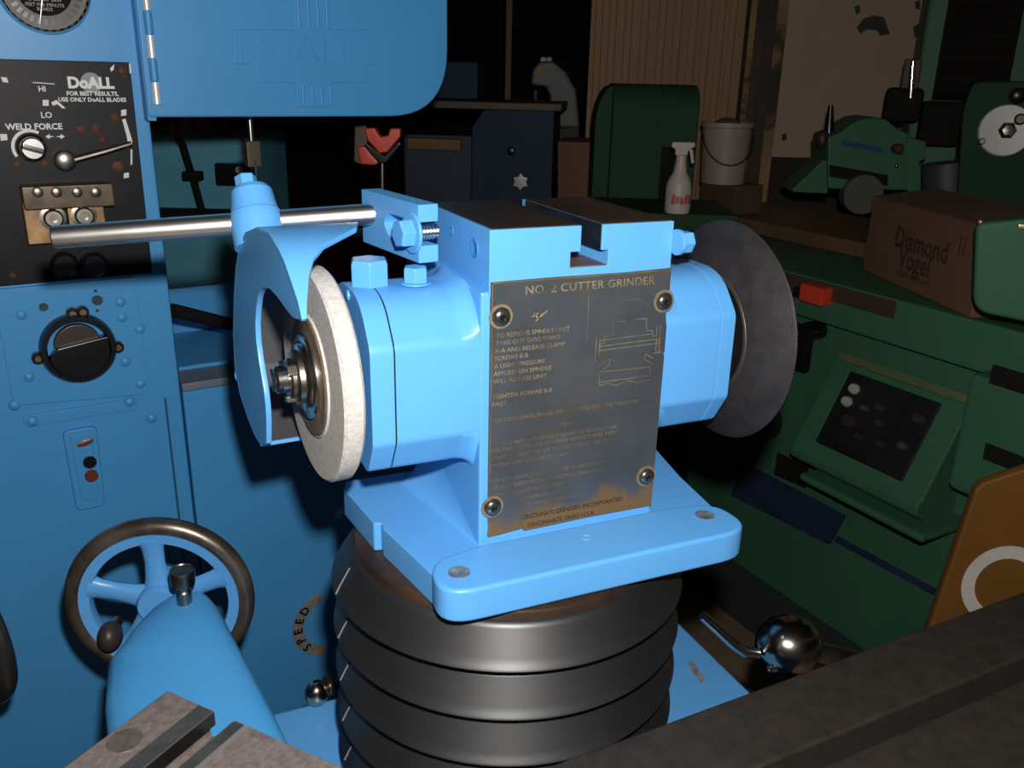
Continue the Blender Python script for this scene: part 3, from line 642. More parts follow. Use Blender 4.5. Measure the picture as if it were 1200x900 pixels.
# embossed emblem on the door
def dpx(pts): return [(bp_(u, v, YD).x, bp_(u, v, YD).z) for u, v in pts]
em = build('emblem_plate', G().prism(dpx([(273,75),(273,35),(343,35),(343,-20),(387,-20),(387,35),(438,35),(438,76),(430,76),(430,97),(387,97),(385,126),(348,126),(345,97),(298,97),(298,75)]), YD-0.0022, YD+0.001, ax=1), BLUE2, dr, F=BF_, bevel=0.0010)
for i in range(4):
    xf = bp_(349+i*11, 10, YD).x
    build('emblem_fin', G().box((xf-0.0022, YD-0.0045, bp_(350, 33, YD).z), (xf+0.0022, YD-0.001, bp_(350, -20, YD).z)), BLUE2, em, F=BF_, bevel=0.0012)
    build('emblem_fin', G().box((xf-0.0022, YD-0.0045, bp_(350, 124, YD).z), (xf+0.0022, YD-0.001, bp_(350, 99, YD).z)), BLUE2, em, F=BF_, bevel=0.0012)
q = bp_(281, 70, YD)
FR = lambda x, y, z: face_matrix((x, y, z), (1,0,0), (0,0,1))
text('emblem_lettering', 'DoALL', 0.047, FR(q.x, YD-0.0022, q.z), BLUE2, em, F=BF_, depth=0.0016, bold=0.0006, sx=1.20, res=4)
# gauge at top left
gc = bp_(50, -14); GRR = (bp_(105, -14).x - bp_(50, -14).x)
ga = build('speed_dial', G().lathe([(GRR*0.90, 0.0), (GRR, 0.0), (GRR, 0.010), (GRR*0.95, 0.016), (GRR*0.90, 0.012), (GRR*0.90, 0.0)], (gc.x, 0, gc.z), (0,-1,0), 48, False), CHROME, bs, F=BF_)
build('dial_face', G().lathe([(GRR*0.91, 0.004), (GRR*0.90, 0.006)], (gc.x, 0, gc.z), (0,-1,0), 40), mat('dial_grey', (0.11, 0.105, 0.09), 0.5), ga, F=BF_)
build('dial_disc', G().lathe([(GRR*0.60, 0.006), (GRR*0.59, 0.0075)], (gc.x, 0, gc.z), (0,-1,0), 40), DARK, ga, F=BF_)
for k in range(14):
    a = radians(200 + k*11)
    build('dial_mark', G().cbox((gc.x+cos(a)*GRR*0.74, -0.0068, gc.z+sin(a)*GRR*0.74), (0.0035, 0.0006, 0.0020), Matrix.Rotation(-a, 3, 'Y')), BLACK, ga, F=BF_)
build('dial_needle', G().add([(gc.x-0.0008, -0.0080, gc.z), (gc.x+0.0008, -0.0080, gc.z), (gc.x-0.010, -0.0080, gc.z-GRR*0.85)], [(0,1,2)]), STEEL, ga, F=BF_, smooth=False)
for i, (s_t, v_) in enumerate((('SPEED OF SAW', 2), ('FEET PER MINUTE', 8), ('BANDS', 13))):
    q = bp_(52, v_); text('dial_lettering', s_t, 0.0052, FR(q.x, -0.0082, q.z), mat('pale_print', (0.4, 0.38, 0.33), 0.5), ga, F=BF_, align='CENTER')
# welder panel
PB = -0.007
w = [bp_(u, v, PB) for u, v in ((-40, 66), (152, 73), (165, 321), (-40, 338))]
panel = build('welder_panel', G().prism([(xL+0.01, w[1].z), (w[1].x, w[1].z), (w[1].x-0.002, w[2].z), (xL+0.01, w[2].z)], PB, 0.001, ax=1), mat('black_panel', (0.009, 0.008, 0.009), 0.45, var=0.3, scale=25, col2=(0.02, 0.016, 0.013), c2=(0.6, 0.85), spec=0.2), bs, F=BF_, bevel=0.0012)
def wtext(s, u, v, size, **k):
    q = bp_(u, v, PB); k.setdefault('bold', 0.0002)
    return text('panel_lettering', s, size, FR(q.x, PB-0.0003, q.z), WHITEINK, panel, F=BF_, depth=0.0003, **k)
wtext('DoALL', 107, 103, 0.0175, align='CENTER', bold=0.0008, res=4)
wtext('FOR BEST RESULTS,', 109, 112, 0.0068, align='CENTER')
wtext('USE ONLY DoALL BLADES', 109, 119, 0.0066, align='CENTER', sx=1.0)
wtext('HI', 45, 107, 0.0085); wtext('LO', 48, 138, 0.0095); wtext('WELD FORCE', 7, 152, 0.0098, bold=0.0003)
dot = build('badge_disc', G().lathe([(0.012, 0), (0.0118, 0.0002)], (bp_(107, 97, PB).x, PB, bp_(107, 97, PB).z), (0,-1,0), 24), mat('grey_print', (0.25, 0.25, 0.26), 0.5), panel, F=BF_)
def wshape(pts, name='panel_mark', y=0.0004):
    q = [bp_(u, v, PB) for u, v in pts]; return build(name, G().prism([(p.x, p.z) for p in q], PB-y, PB+0.0002, ax=1), WHITEINK, panel, F=BF_, smooth=False)
for pts in ([(53,160),(58,157),(58,159),(64,160),(58,161),(58,163)], [(76,160),(71,157),(71,159),(65,160),(71,161),(71,163)],
            [(142,129),(148,128),(148,135),(142,136)], [(145,203),(151,202),(151,208),(145,209)], [(0,157),(8,157),(9,164),(1,165)],
            [(143,140),(147,139),(155,165),(154,172),(150,168),(148,158)], [(153,175),(155,175),(155,192),(153,194)],
            [(50,117),(57,117),(57,124),(50,124)], [(60,120),(66,117),(77,127),(73,127),(67,122),(62,124)], [(1,90),(8,91),(10,97),(3,96)],
            [(129,80),(134,75),(133,82),(130,84)], [(151,74),(153,75),(154,86),(152,86)], [(38,96),(64,98),(64,99),(38,97)]):
    wshape(pts)
# knob with scale ring
kq = bp_(37, 173, PB)
ar = G()
for k in range(10):
    a0, a1 = radians(60+k*15), radians(60+(k+1)*15)
    ar.add([(kq.x+cos(a)*r_, PB-0.0006, kq.z+sin(a)*r_) for r_, a in ((0.018, a0), (0.0215, a0), (0.0215, a1), (0.018, a1))], [(0,1,2,3)])
build('scale_ring', ar, WHITEINK, panel, F=BF_, smooth=False)
kb = build('weld_force_knob', G().lathe([(0.0165, 0), (0.0165, 0.004), (0.0135, 0.006), (0.0130, 0.017), (0.0115, 0.019)], (kq.x, PB, kq.z), (0,-1,0), 28), STEEL, panel, F=BF_)
build('knob_bar', G().cbox((kq.x, PB-0.021, kq.z), (0.0115, 0.003, 0.0032), Matrix.Rotation(radians(18), 3, 'Y')), CHROME, kb, F=BF_, bevel=0.001)
lq = bp_(75, 187, PB); l2 = bp_(124, 177, PB-0.02); l3 = bp_(154, 168, PB-0.02)
lv = build('weld_lever', G().lathe([(0.012, 0), (0.0125, 0.012), (0.011, 0.018), (0.007, 0.020)], (lq.x, PB, lq.z), (0,-1,0), 24), DSTEEL, panel, F=BF_)
build('lever_arm', G().tube([(lq.x+0.006, PB-0.014, lq.z), (l2.x, PB-0.02, l2.z), (l3.x, PB-0.02, l3.z)], [0.0042, 0.0036, 0.0032], 10), DSTEEL, lv, F=BF_)
RUSTS = mat('rust_spot', (0.10, 0.032, 0.015), 0.7, var=0.4, scale=150)
rs0 = None
for u, v, r_ in ((135,138,0.0052), (95,152,0.0055), (113,150,0.0055), (138,195,0.0065), (20,193,0.0045), (52,191,0.0045), (143,83,0.0045), (120,163,0.004), (15,322,0.004), (145,89,0.003)):
    q = bp_(u, v, PB)
    build('rusty_screw', G().lathe([(r_, 0), (r_, 0.0015), (r_*0.6, 0.0026)], (q.x, PB, q.z), (0,-1,0), 14), RUSTS, panel, F=BF_)
# blade clamp block
BRZ = mat('worn_bronze', (0.40, 0.24, 0.11), 0.35, 0.6, var=0.35, scale=40, col2=(0.14, 0.09, 0.05))
def wbox(u0, v0, u1, v1, ya, yb): 
    a = bp_(u0, v0, PB); b = bp_(u1, v1, PB); return G().box((a.x, ya, b.z), (b.x, yb, a.z))
cb = build('blade_clamp', wbox(22, 216, 131, 238, PB-0.030, PB), mat('dark_bronze', (0.10, 0.07, 0.045), 0.4, 0.5, var=0.4, scale=50), panel, F=BF_, bevel=0.002)
for (u0, u1) in ((24, 73), (75, 122)):
    build('clamp_jaw', wbox(u0, 236, u1, 281 if u0 < 50 else 266, PB-0.022, PB), BRZ, cb, F=BF_, bevel=0.0015)
for u, v in ((62, 255), (98, 252)):
    q = bp_(u, v, PB-0.022)
    build('clamp_bolt', G().lathe([(0.0145, 0), (0.0148, 0.003), (0.0110, 0.0035), (0.0108, 0.010), (0.0090, 0.0115), (0.0050, 0.0115), (0.0048, 0.006)], (q.x, PB-0.022, q.z), (0,-1,0), 24), DSTEEL, cb, F=BF_)
for u in (44, 66, 90, 112):
    q = bp_(u, 225, PB-0.030)
    build('clamp_screw', G().lathe([(0.0062, 0), (0.006, 0.004), (0.004, 0.005)], (q.x, PB-0.030, q.z), (0,-1,0), 16), DSTEEL, cb, F=BF_)
for u in (72, 106):
    q = bp_(u, 305, PB)
    build('push_handle', G().lathe([(0.012, 0), (0.012, 0.02), (0.016, 0.024), (0.016, 0.034), (0.012, 0.038)], (q.x, PB, q.z), (0,-1,0), 22), BLACK, panel, F=BF_)
# cover plate with round black receptacle
YC = -0.006
cq = [bp_(u, v, YC) for u, v in ((10, 487), (174, 462))]
xcl, xcr = bp_(6, 420, YC).x, bp_(172, 440, YC).x
cp = build('cover_plate', G().prism(rounded([(xcl, cq[0].z+0.012), (xcr, cq[1].z), (xcr, w[2].z-0.004), (xcl, w[2].z-0.004)], [0.01, 0.014, 0.002, 0.002], 4), YC, 0.001, ax=1), BLUE2, bs, F=BF_, bevel=0.0015)
build('lower_rail', G().box((bp_(28, 492).x, -0.004, bp_(90, 490).z), (bp_(160, 475).x, 0.001, bp_(90, 477).z)), BLUE2, bs, F=BF_, bevel=0.001)
rv0 = None
for u, v in ((25,369),(141,354),(143,372),(164,386),(147,424),(34,442),(17,475),(165,450),(38,494),(152,471),(178,490)):
    q = bp_(u, v, YC)
    build('round_head_screw', G().lathe([(0.0070, 0), (0.0066, 0.0022), (0.0045, 0.0042), (0.001, 0.005)], (q.x, YC+0.0015, q.z), (0,-1,0), 16), BLUE2, cp, F=BF_)
for u, v, r_ in ((114,352,0.0068),(112,341,0.0022),(114,364,0.0022),(51,360,0.0055)):
    q = bp_(u, v, YC)
    build('screw_hole', G().lathe([(r_, 0), (r_*0.95, 0.0006)], (q.x, YC, q.z), (0,-1,0), 16), mat('hole_shadow_grey', (0.03, 0.05, 0.06), 0.7), cp, F=BF_)
rq = bp_(91, 406, YC); RR_ = bp_(135, 400, YC).x - rq.x
rc = build('receptacle_ring', G().lathe([(RR_*0.80, 0), (RR_*1.0, 0), (RR_*1.0, 0.012), (RR_*0.95, 0.018), (RR_*0.84, 0.018), (RR_*0.79, 0.012), (RR_*0.79, 0.0)], (rq.x, YC, rq.z), (0,-1,0), 44, False), BLACK, bs, F=BF_)
for (u, v) in ((44, 418), (137, 405), (84, 366), (96, 364)):
    q = bp_(u, v, YC)
    e_ = build('ring_ear', G().cyl((q.x, YC, q.z), (q.x, YC-0.010, q.z), 0.0075, n=16), BLACK, rc, F=BF_)
    build('ear_screw', G().lathe([(0.0045, 0), (0.004, 0.002)], (q.x, YC-0.010, q.z), (0,-1,0), 12), mat('brass_screw', (0.3, 0.22, 0.12), 0.35, 0.8), e_, F=BF_)
nn = 24
build('receptacle_cap', G().prism([(rq.x+RR_*0.80*cos(a), rq.z-0.002+RR_*0.80*sin(a)) for a in [radians(-170)+radians(160)*k/nn for k in range(nn+1)]] + [(rq.x+RR_*0.80, rq.z+0.014), (rq.x-RR_*0.55, rq.z+0.005)], YC-0.020, YC, ax=1), BLACK, rc, F=BF_, bevel=0.002)
build('inner_disc', G().prism([(rq.x+RR_*0.62*cos(a), rq.z+0.004+RR_*0.62*sin(a)) for a in [pi*k/nn for k in range(nn+1)]], YC-0.012, YC, ax=1), mat('brown_plastic', (0.045, 0.032, 0.026), 0.4), rc, F=BF_, bevel=0.002)
# push button plate
YP = -0.008
bq = [bp_(u, v, YP) for u, v in ((75, 506), (127, 592))]
bpn = build('button_plate', G().prism(rounded([(bq[0].x, bq[1].z), (bq[1].x-0.004, bq[1].z), (bq[1].x, bq[0].z), (bq[0].x-0.002, bq[0].z)], 0.008, 4), YP, 0.001, ax=1), BLUE2, bs, F=BF_, bevel=0.0025)
build('button_face', G().prism(rounded([(bq[0].x+0.008, bq[1].z+0.014), (bq[1].x-0.010, bq[1].z+0.014), (bq[1].x-0.008, bq[0].z-0.006), (bq[0].x+0.006, bq[0].z-0.006)], 0.006, 4), YP-0.003, YP, ax=1), BLUE2, bpn, F=BF_, bevel=0.0015)
for u, v, r_, mt_ in ((105, 541, 0.0085, BLACK), (107, 557, 0.0085, mat('red_button', (0.16, 0.03, 0.02), 0.4))):
    q = bp_(u, v, YP-0.003)
    build('push_button', G().lathe([(r_, 0), (r_, 0.004), (r_*0.8, 0.006)], (q.x, YP-0.003, q.z), (0,-1,0), 20), mt_, bpn, F=BF_)
q = bp_(100, 519, YP-0.003)
build('oval_tag', G().ball((q.x, YP-0.003, q.z), 0.010, sc=(1.1, 0.12, 0.42), M=Matrix.Rotation(radians(-14), 3, 'Y')), mat('copper_tag', (0.28, 0.12, 0.06), 0.4, 0.6), bpn, F=BF_)
# round number plate, half hidden behind the bellows
nq = bp_(384, 728); NR = 0.062
sp_ = G()
rr = [[Vector((nq.x+cos(a)*r_, y_, nq.z+sin(a)*r_)) for r_, y_ in ((NR*0.70, -0.001), (NR*0.70, -0.004), (NR, -0.004), (NR, -0.001))] for a in [radians(100)+radians(160)*k/30 for k in range(31)]]
sp_.loft(rr)
rp = build('dial_ring', sp_, mat('silver_plate', (0.42, 0.39, 0.33), 0.4, 0.5, var=0.2, scale=60), bs, F=BF_)
for k, ch in enumerate('SPEED'):
    a = radians(222 - k*21); 
    M = Matrix.Translation((nq.x+cos(a)*NR*0.75, -0.0042, nq.z+sin(a)*NR*0.75)) @ Matrix.Rotation(-(a-pi/2), 4, 'Y') @ FR(0, 0, 0)
    text('dial_letter', ch, 0.020, M, BLACK, rp, F=BF_, align='CENTER', bold=0.0006)

# dark rimmed wheel at the left picture edge
we = at(-32, 742, 0.95)
lw = thing('pulley_wheel', 'dark steel-rimmed wheel cut off by the left picture edge', 'wheel', we, -60)
WFm = frame(we, -60)
g = G(); g.loft(torus(0.075, 0.008, 1.2, 48, 12), caps=False)
build('rim', g, mat('dark_polished_rim', (0.10, 0.10, 0.10), 0.25, 0.8), lw, F=WFm)
build('disc', G().lathe([(0.012, -0.01), (0.03, -0.01), (0.034, -0.004), (0.072, -0.003), (0.072, 0.004), (0.012, 0.008)], (0,0,0), (0,1,0), 36), BLACK, lw, F=WFm)

# ================================================================== BEHIND THE SAW THROAT
TEAL = mat('teal_machine_paint', (0.12, 0.42, 0.58), 0.5, var=0.15, scale=6)
TD = 2.15
TF = frame(at(245, 200, TD), -math.degrees(YAW))
def tpx(u, v, y=0.0): return fp(TF, u, v, y)
tm = thing('teal_machine', 'dim teal machine with black switch box seen through the saw throat', 'machine', TF @ Vector((0, 0.1, FLOOR_Z-TF.translation.z)), -math.degrees(YAW))
a, b = tpx(188, 158), tpx(305, 260)
build('body', G().box((a.x-0.2, 0, FLOOR_Z-TF.translation.z), (b.x, 0.3, a.z)), TEAL, tm, F=TF, bevel=0.01)
build('switch_box', G().box((tpx(255,190).x, -0.03, tpx(255,216).z), (tpx(290,190).x, 0.001, tpx(255,190).z)), BLACK, tm, F=TF, bevel=0.004)
q = tpx(281, 199, -0.03)
build('switch_button', G().lathe([(0.009, 0), (0.009, 0.006), (0.006, 0.008)], (q.x, -0.03, q.z), (0,-1,0), 16), mat('white_button', (0.8, 0.8, 0.8), 0.4), tm, F=TF)
build('hose', G().tube([tpx(u, v, -0.05) for u, v in ((206,158),(214,170),(220,190),(228,215),(236,245),(240,268))], 0.009, 10), DARK, tm, F=TF)
build('hose_clamp', G().cbox(tpx(226, 206, -0.05), (0.022, 0.015, 0.011)), DARK, tm, F=TF, bevel=0.003)
q = tpx(207, 152, -0.05)
build('hose_nozzle', G().ball(q, 0.020, sc=(0.8, 0.8, 1.2)), mat('orange_brown', (0.25, 0.09, 0.03), 0.5), tm, F=TF)
build('lower_shelf', G().box((a.x-0.2, -0.06, tpx(240, 262).z), (b.x+0.1, 0.001, tpx(240, 244).z)), DARK, tm, F=TF, bevel=0.004)
# loose pieces on top of it
for i, (u, v, r_, c_) in enumerate(((221,152,0.016,(0.30,0.32,0.36)),(241,160,0.020,(0.32,0.09,0.03)),(264,153,0.014,(0.25,0.06,0.04)))):
    z0_ = tpx(u, 158, 0.10).z
    q = tpx(u, v, 0.10)
    g = G().lathe([(r_, 0), (r_, r_*1.6), (r_*0.5, r_*2.0), (r_*0.45, r_*2.6)], (q.x, 0.10, a.z), (0,0,1), 16)
    o = build('oil_can', g, mat('can_%d' % i, c_, 0.5), None, F=TF, origin=TF @ Vector((q.x, 0.10, a.z)))
    tag(o, ['small grey can on the teal machine, leftmost of three', 'small orange-brown can on the teal machine, middle of three', 'small red-brown can on the teal machine, rightmost of three'][i], 'can', 'cans on the teal machine')
# lamp rod hanging under the saw head and the saw's guide
q0, q1 = bp_(292, 132, 0.05), bp_(292, 170, 0.05)
build('blade_guide_post', G().cyl((q0.x, 0.05, q0.z+0.03), (q0.x, 0.05, q1.z), 0.0042, n=12), STEEL, bs, F=BF_)
build('blade_guide', G().cbox((q0.x, 0.05, q1.z-0.012), (0.010, 0.010, 0.018)), mat('brass_guide', (0.10, 0.075, 0.05), 0.5, 0.4), bs, F=BF_, bevel=0.002)
build('blade', G().box((q0.x-0.0009, 0.04, zl), (q0.x+0.0009, 0.056, q1.z-0.02)), DSTEEL, bs, F=BF_)
# dark tool tray inside throat
build('tray_floor', G().box((xR+0.01, 0.05, zl+0.0105), (xR+0.22, 0.24, zl+0.016)), BLUE2, bs, F=BF_)
build('tray_back', G().box((xR+0.01, 0.235, zl+0.016), (xR+0.22, 0.241, zl+0.09)), BLUE2, bs, F=BF_)
build('tray_rail', G().tube([Vector((xR+0.008, 0.04, zl+0.105)), Vector((xR+0.10, 0.09, zl+0.060)), Vector((xR+0.21, 0.16, zl+0.035))], 0.010, 10), DARK, bs, F=BF_)

# orange-red clamp head on a rod
rcp = at(446, 172, 1.55)
rk = thing('red_clamp', 'red forked clamp on a thin rod behind the guard bracket', 'clamp', Vector((rcp.x, rcp.y, at(448, 262, 1.55).z)))
RF2 = frame(rcp, -math.degrees(YAW))
def rpx(u, v, y=0.0): q = fp(RF2, u, v, y); return (q.x, q.z)
build('jaw', G().prism([rpx(u, v) for u, v in ((428,150),(440,149),(447,160),(456,158),(458,150),(470,150),(470,160),(455,178),(446,179),(432,164))], -0.014, 0.014), RED, rk, F=RF2, bevel=0.003)
build('jaw', G().prism([rpx(u, v) for u, v in ((420,172),(428,170),(436,180),(445,190),(441,193),(424,192))], -0.012, 0.012), RED, rk, F=RF2, bevel=0.003)
build('bracket', G().prism([rpx(u, v) for u, v in ((414,148),(428,146),(430,185),(424,195),(413,190))], 0.012, 0.03), mat('brown_bracket', (0.10, 0.06, 0.045), 0.6), rk, F=RF2, bevel=0.003)
build('arm', G().prism([rpx(u, v) for u, v in ((428,170),(432,167),(452,182),(468,165),(472,168),(454,190),(446,190))], -0.020, -0.008), BLACK, rk, F=RF2, bevel=0.002)
a_ = rpx(448, 188); b_ = rpx(448, 262)
build('rod', G().cyl((a_[0], 0, a_[1]), (b_[0], 0, b_[1]), 0.0035, n=12), STEEL, rk, F=RF2)
build('stand', G().box((a_[0]-0.05, -0.05, b_[1]-0.02), (a_[0]+0.05, 0.05, b_[1])), BLACK, rk, F=RF2, bevel=0.004)

# ================================================================== MID BACKGROUND MACHINES
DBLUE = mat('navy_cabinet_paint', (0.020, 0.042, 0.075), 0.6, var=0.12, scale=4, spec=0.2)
CF = frame(at(600, 200, 2.45), -math.degrees(YAW)-6)
def cpx(u, v, y=0.0): return fp(CF, u, v, y)
zcf = FLOOR_Z-CF.translation.z
cbn = thing('blue_cabinet', 'dark blue machine cabinet with a star knob behind the grinder', 'cabinet', CF @ Vector((0, 0.2, zcf)), -math.degrees(YAW)-6)
p = [cpx(u, v) for u, v in ((546,238),(552,150),(566,128),(650,128),(648,238))]
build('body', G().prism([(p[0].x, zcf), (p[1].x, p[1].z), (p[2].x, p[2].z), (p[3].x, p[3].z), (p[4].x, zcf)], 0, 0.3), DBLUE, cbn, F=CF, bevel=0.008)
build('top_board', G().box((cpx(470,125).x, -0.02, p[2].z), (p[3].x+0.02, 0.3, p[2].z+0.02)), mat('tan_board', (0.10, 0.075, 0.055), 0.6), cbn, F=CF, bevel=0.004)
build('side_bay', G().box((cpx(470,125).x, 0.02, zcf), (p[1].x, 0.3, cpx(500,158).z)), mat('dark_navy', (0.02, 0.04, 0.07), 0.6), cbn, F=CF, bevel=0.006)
q = cpx(611, 212)
sg = [(q.x+(0.026 if k % 2 else 0.017)*cos(pi*k/6), q.z+(0.026 if k % 2 else 0.017)*sin(pi*k/6)) for k in range(12)]
kn_ = build('star_knob', G().prism(sg, -0.030, -0.012), mat('pale_knob', (0.45, 0.42, 0.38), 0.4, 0.3), cbn, F=CF, bevel=0.004)
build('knob_stem', G().cyl((q.x, -0.013, q.z), (q.x, 0.001, q.z), 0.008, n=14), DSTEEL, kn_, F=CF)
q = cpx(599, 177)
build('lock', G().lathe([(0.012, 0), (0.012, 0.004), (0.008, 0.006)], (q.x, 0, q.z), (0,-1,0), 16), BLACK, cbn, F=CF)
build('drawer_front', G().box((cpx(474,0).x, 0.0, cpx(500,176).z), (cpx(540,0).x, 0.022, cpx(500,162).z)), mat('ochre_bin', (0.17, 0.085, 0.02), 0.5, var=0.3), cbn, F=CF, bevel=0.004)
# smaller dark-blue box standing behind it
a, b = cpx(514, 72, 0.2), cpx(562, 116, 0.2)
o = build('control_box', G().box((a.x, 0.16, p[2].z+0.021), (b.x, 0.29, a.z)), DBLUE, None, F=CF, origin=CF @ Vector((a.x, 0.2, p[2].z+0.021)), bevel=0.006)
tag(o, 'dark blue box on the tan board beside the saw head', 'box')
# grey bench machine silhouette
GF = frame(at(648, 110, 2.95), -math.degrees(YAW))
def gpxx(u, v, y=0.0): q = fp(GF, u, v, y); return (q.x, q.z)
zg = FLOOR_Z-GF.translation.z
gm = thing('bench_machine', 'dim grey machine head in the dark left of the green hood', 'machine', GF @ Vector((0, 0.1, zg)), -math.degrees(YAW))
GREYM = mat('grey_green_machine', (0.15, 0.16, 0.15), 0.5, var=0.2, scale=6)
build('head', G().prism([gpxx(u, v) for u, v in ((622,100),(624,82),(632,72),(648,71),(664,84),(676,106),(680,150),(646,150),(644,112),(640,102))], 0, 0.16), GREYM, gm, F=GF, bevel=0.012)
a, b = gpxx(646, 150), gpxx(680, 150)
build('pedestal', G().box((a[0], 0.02, zg), (b[0], 0.16, a[1]+0.01)), mat('dark_pedestal', (0.04, 0.035, 0.03), 0.6), gm, F=GF, bevel=0.008)
for u in (637, 644):
    q = gpxx(u, 70); build('oiler', G().ball((q[0], 0.04, q[1]), 0.011), mat('pale_oiler', (0.6, 0.6, 0.6), 0.3), gm, F=GF)
q = gpxx(632, 82); build('warning_tag', G().lathe([(0.014, 0), (0.013, 0.004)], (q[0], 0.001, q[1]), (0,-1,0), 14), mat('orange_tag', (0.4, 0.12, 0.03), 0.5), gm, F=GF)
build('chuck', G().cyl((gpxx(628,106)[0], 0.08, gpxx(628,106)[1]), (gpxx(628,128)[0], 0.08, gpxx(628,128)[1]), 0.035, 0.03, 20), BLACK, gm, F=GF)
# timber pile between the cabinet and the hood
WOOD = mat('reddish_timber', (0.16, 0.07, 0.04), 0.7, var=0.3, scale=8)
for i, (v, h_) in enumerate(((176, 0.04), (193, 0.045), (211, 0.045), (230, 0.05))):
    a = cpx(652, v, -0.05); b = cpx(695, v, -0.05)
    o = build('timber_beam', G().box((a.x, 0.0, a.z-h_*0.5), (b.x+0.0, 0.2, a.z+h_*0.5)), WOOD, None, F=CF, origin=CF @ Vector((a.x, 0.1, a.z-h_*0.5)), bevel=0.004)
    tag(o, ['topmost', 'second from the top', 'third from the top', 'lowest'][i]+' reddish timber in the stack left of the green hood', 'timber', 'timbers beside the green hood')
a = cpx(652, 239, -0.05)
o = build('timber_stand', G().box((a.x, 0.02, zcf), (a.x+0.045, 0.18, a.z-0.0)), DARK, None, F=CF, origin=CF @ Vector((a.x, 0.1, zcf))); tag(o, 'dark stand under the stack of reddish timbers', 'stand')
# green rounded hood
HF2 = frame(at(755, 170, 2.15), -math.degrees(YAW)-1)
def hpx(u, v, y=0.0): return fp(HF2, u, v, y)
zh = FLOOR_Z-HF2.translation.z
gh = thing('machine_hood', 'green sheet-metal machine hood with rounded top behind the grinder', 'hood', HF2 @ Vector((0, 0.15, zh)), -math.degrees(YAW)-1)
a, b, c = hpx(712, 236), hpx(823, 100), hpx(712, 100)
x0_, x1_ = a.x, b.x; zt2 = b.z
sec = rounded([(0.0, zh), (0.0, zt2), (0.20, zt2), (0.20, zh)], [0.0, 0.07, 0.05, 0.0], 8)
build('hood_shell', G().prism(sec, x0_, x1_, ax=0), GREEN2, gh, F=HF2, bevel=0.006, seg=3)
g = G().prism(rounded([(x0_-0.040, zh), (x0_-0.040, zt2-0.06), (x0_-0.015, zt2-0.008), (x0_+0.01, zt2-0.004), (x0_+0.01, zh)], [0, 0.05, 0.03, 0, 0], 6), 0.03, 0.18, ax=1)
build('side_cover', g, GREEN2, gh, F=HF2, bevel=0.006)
build('vent_slot', G().box((hpx(775,180).x, -0.003, hpx(775,235).z), (hpx(790,180).x, 0.003, hpx(790,172).z)), DARK, gh, F=HF2)
zl2 = at(793, 250, 1.95).z - HF2.translation.z
build('front_lip', G().box((x0_-0.04, -0.26, zl2-0.04), (x1_+0.06, 0.002, zl2-0.0005)), GREEN2, gh, F=HF2, bevel=0.005)
build('lip_bracket', G().prism([(0.0, zl2-0.039), (-0.22, zl2-0.039), (0.0, zl2-0.16)], x0_, x0_+0.02, ax=0), GREEN2, gh, F=HF2)
# spray bottle
sb_p = at(793, 250, 1.95)
zs = sb_p.z
sb = thing('spray_bottle', 'white plastic spray bottle with red print in front of the green hood', 'bottle', sb_p, -math.degrees(YAW))
SF = frame(sb_p, -math.degrees(YAW))
PLA = mat('milky_plastic', (0.50, 0.45, 0.40), 0.45, var=0.05)
k = 1.95/FPX
build('bottle', G().lathe([(0.010, 0), (14*k, 0.002), (15*k, 0.01), (15*k, 30*k), (13*k, 38*k), (8*k, 47*k), (6*k, 58*k), (6*k, 66*k)], (0,0,0), (0,0,1), 28), PLA, sb, F=SF)
tg = build('trigger_head', G().prism([(-8*k, 66*k), (6*k, 66*k), (7*k, 72*k), (14*k, 76*k), (14*k, 81*k), (-12*k, 81*k), (-13*k, 75*k), (-8*k, 73*k)], -0.010, 0.010), PLA, sb, F=SF, bevel=0.003)
build('trigger', G().prism([(8*k, 73*k), (12*k, 73*k), (15*k, 58*k), (12*k, 57*k)], -0.004, 0.004), PLA, tg, F=SF, bevel=0.001)
lab = G()
for i in range(5):
    a0 = radians(-130+i*18)
    lab.add([(cos(radians(-130+i*20))*15.3*k, sin(radians(-130+i*20))*15.3*k, 12*k), (cos(radians(-113+i*20))*15.3*k, sin(radians(-113+i*20))*15.3*k, 12*k+0.004*(i % 2)), (cos(radians(-113+i*20))*15.3*k, sin(radians(-113+i*20))*15.3*k, 24*k-0.005*(i % 3)), (cos(radians(-130+i*20))*15.3*k, sin(radians(-130+i*20))*15.3*k, 22*k)], [(0,1,2,3)])
build('red_print', lab, mat('faded_red_print', (0.42, 0.10, 0.10), 0.5, var=0.3, scale=90), sb, F=SF, smooth=False)
# white bucket on the bench
bk_p = at(846, 214, 2.35)
k = 2.35/FPX
bk = thing('white_bucket', 'white plastic bucket right of the green hood', 'bucket', bk_p)
BKM = mat('white_bucket_plastic', (0.34, 0.275, 0.22), 0.5, var=0.08)
build('pail', G().lathe([(0.01, 0), (25*k, 0.0), (28*k, 62*k), (30*k, 63*k), (30*k, 68*k), (26*k, 68*k), (24*k, 6*k), (0.01, 5*k)], bk_p, (0,0,1), 32), BKM, bk)
build('contents', G().lathe([(26*k, 55*k), (18*k, 66*k), (8*k, 72*k), (0.003, 73*k)], bk_p, (0,0,1), 20), mat('brown_rags', (0.12, 0.07, 0.04), 0.8, bump=0.6, bscale=60), bk)
hp_ = [bk_p + (cos(a)*RT + 0.0*FW)*29*k + Vector((0, 0, 52*k)) - FW*(0.02+0.02*sin(a)) - UP*sin(a)*38*k for a in [pi*j/12 for j in range(13)]]
build('wire_handle', G().tube(hp_, 0.0022, 8), DSTEEL, bk)

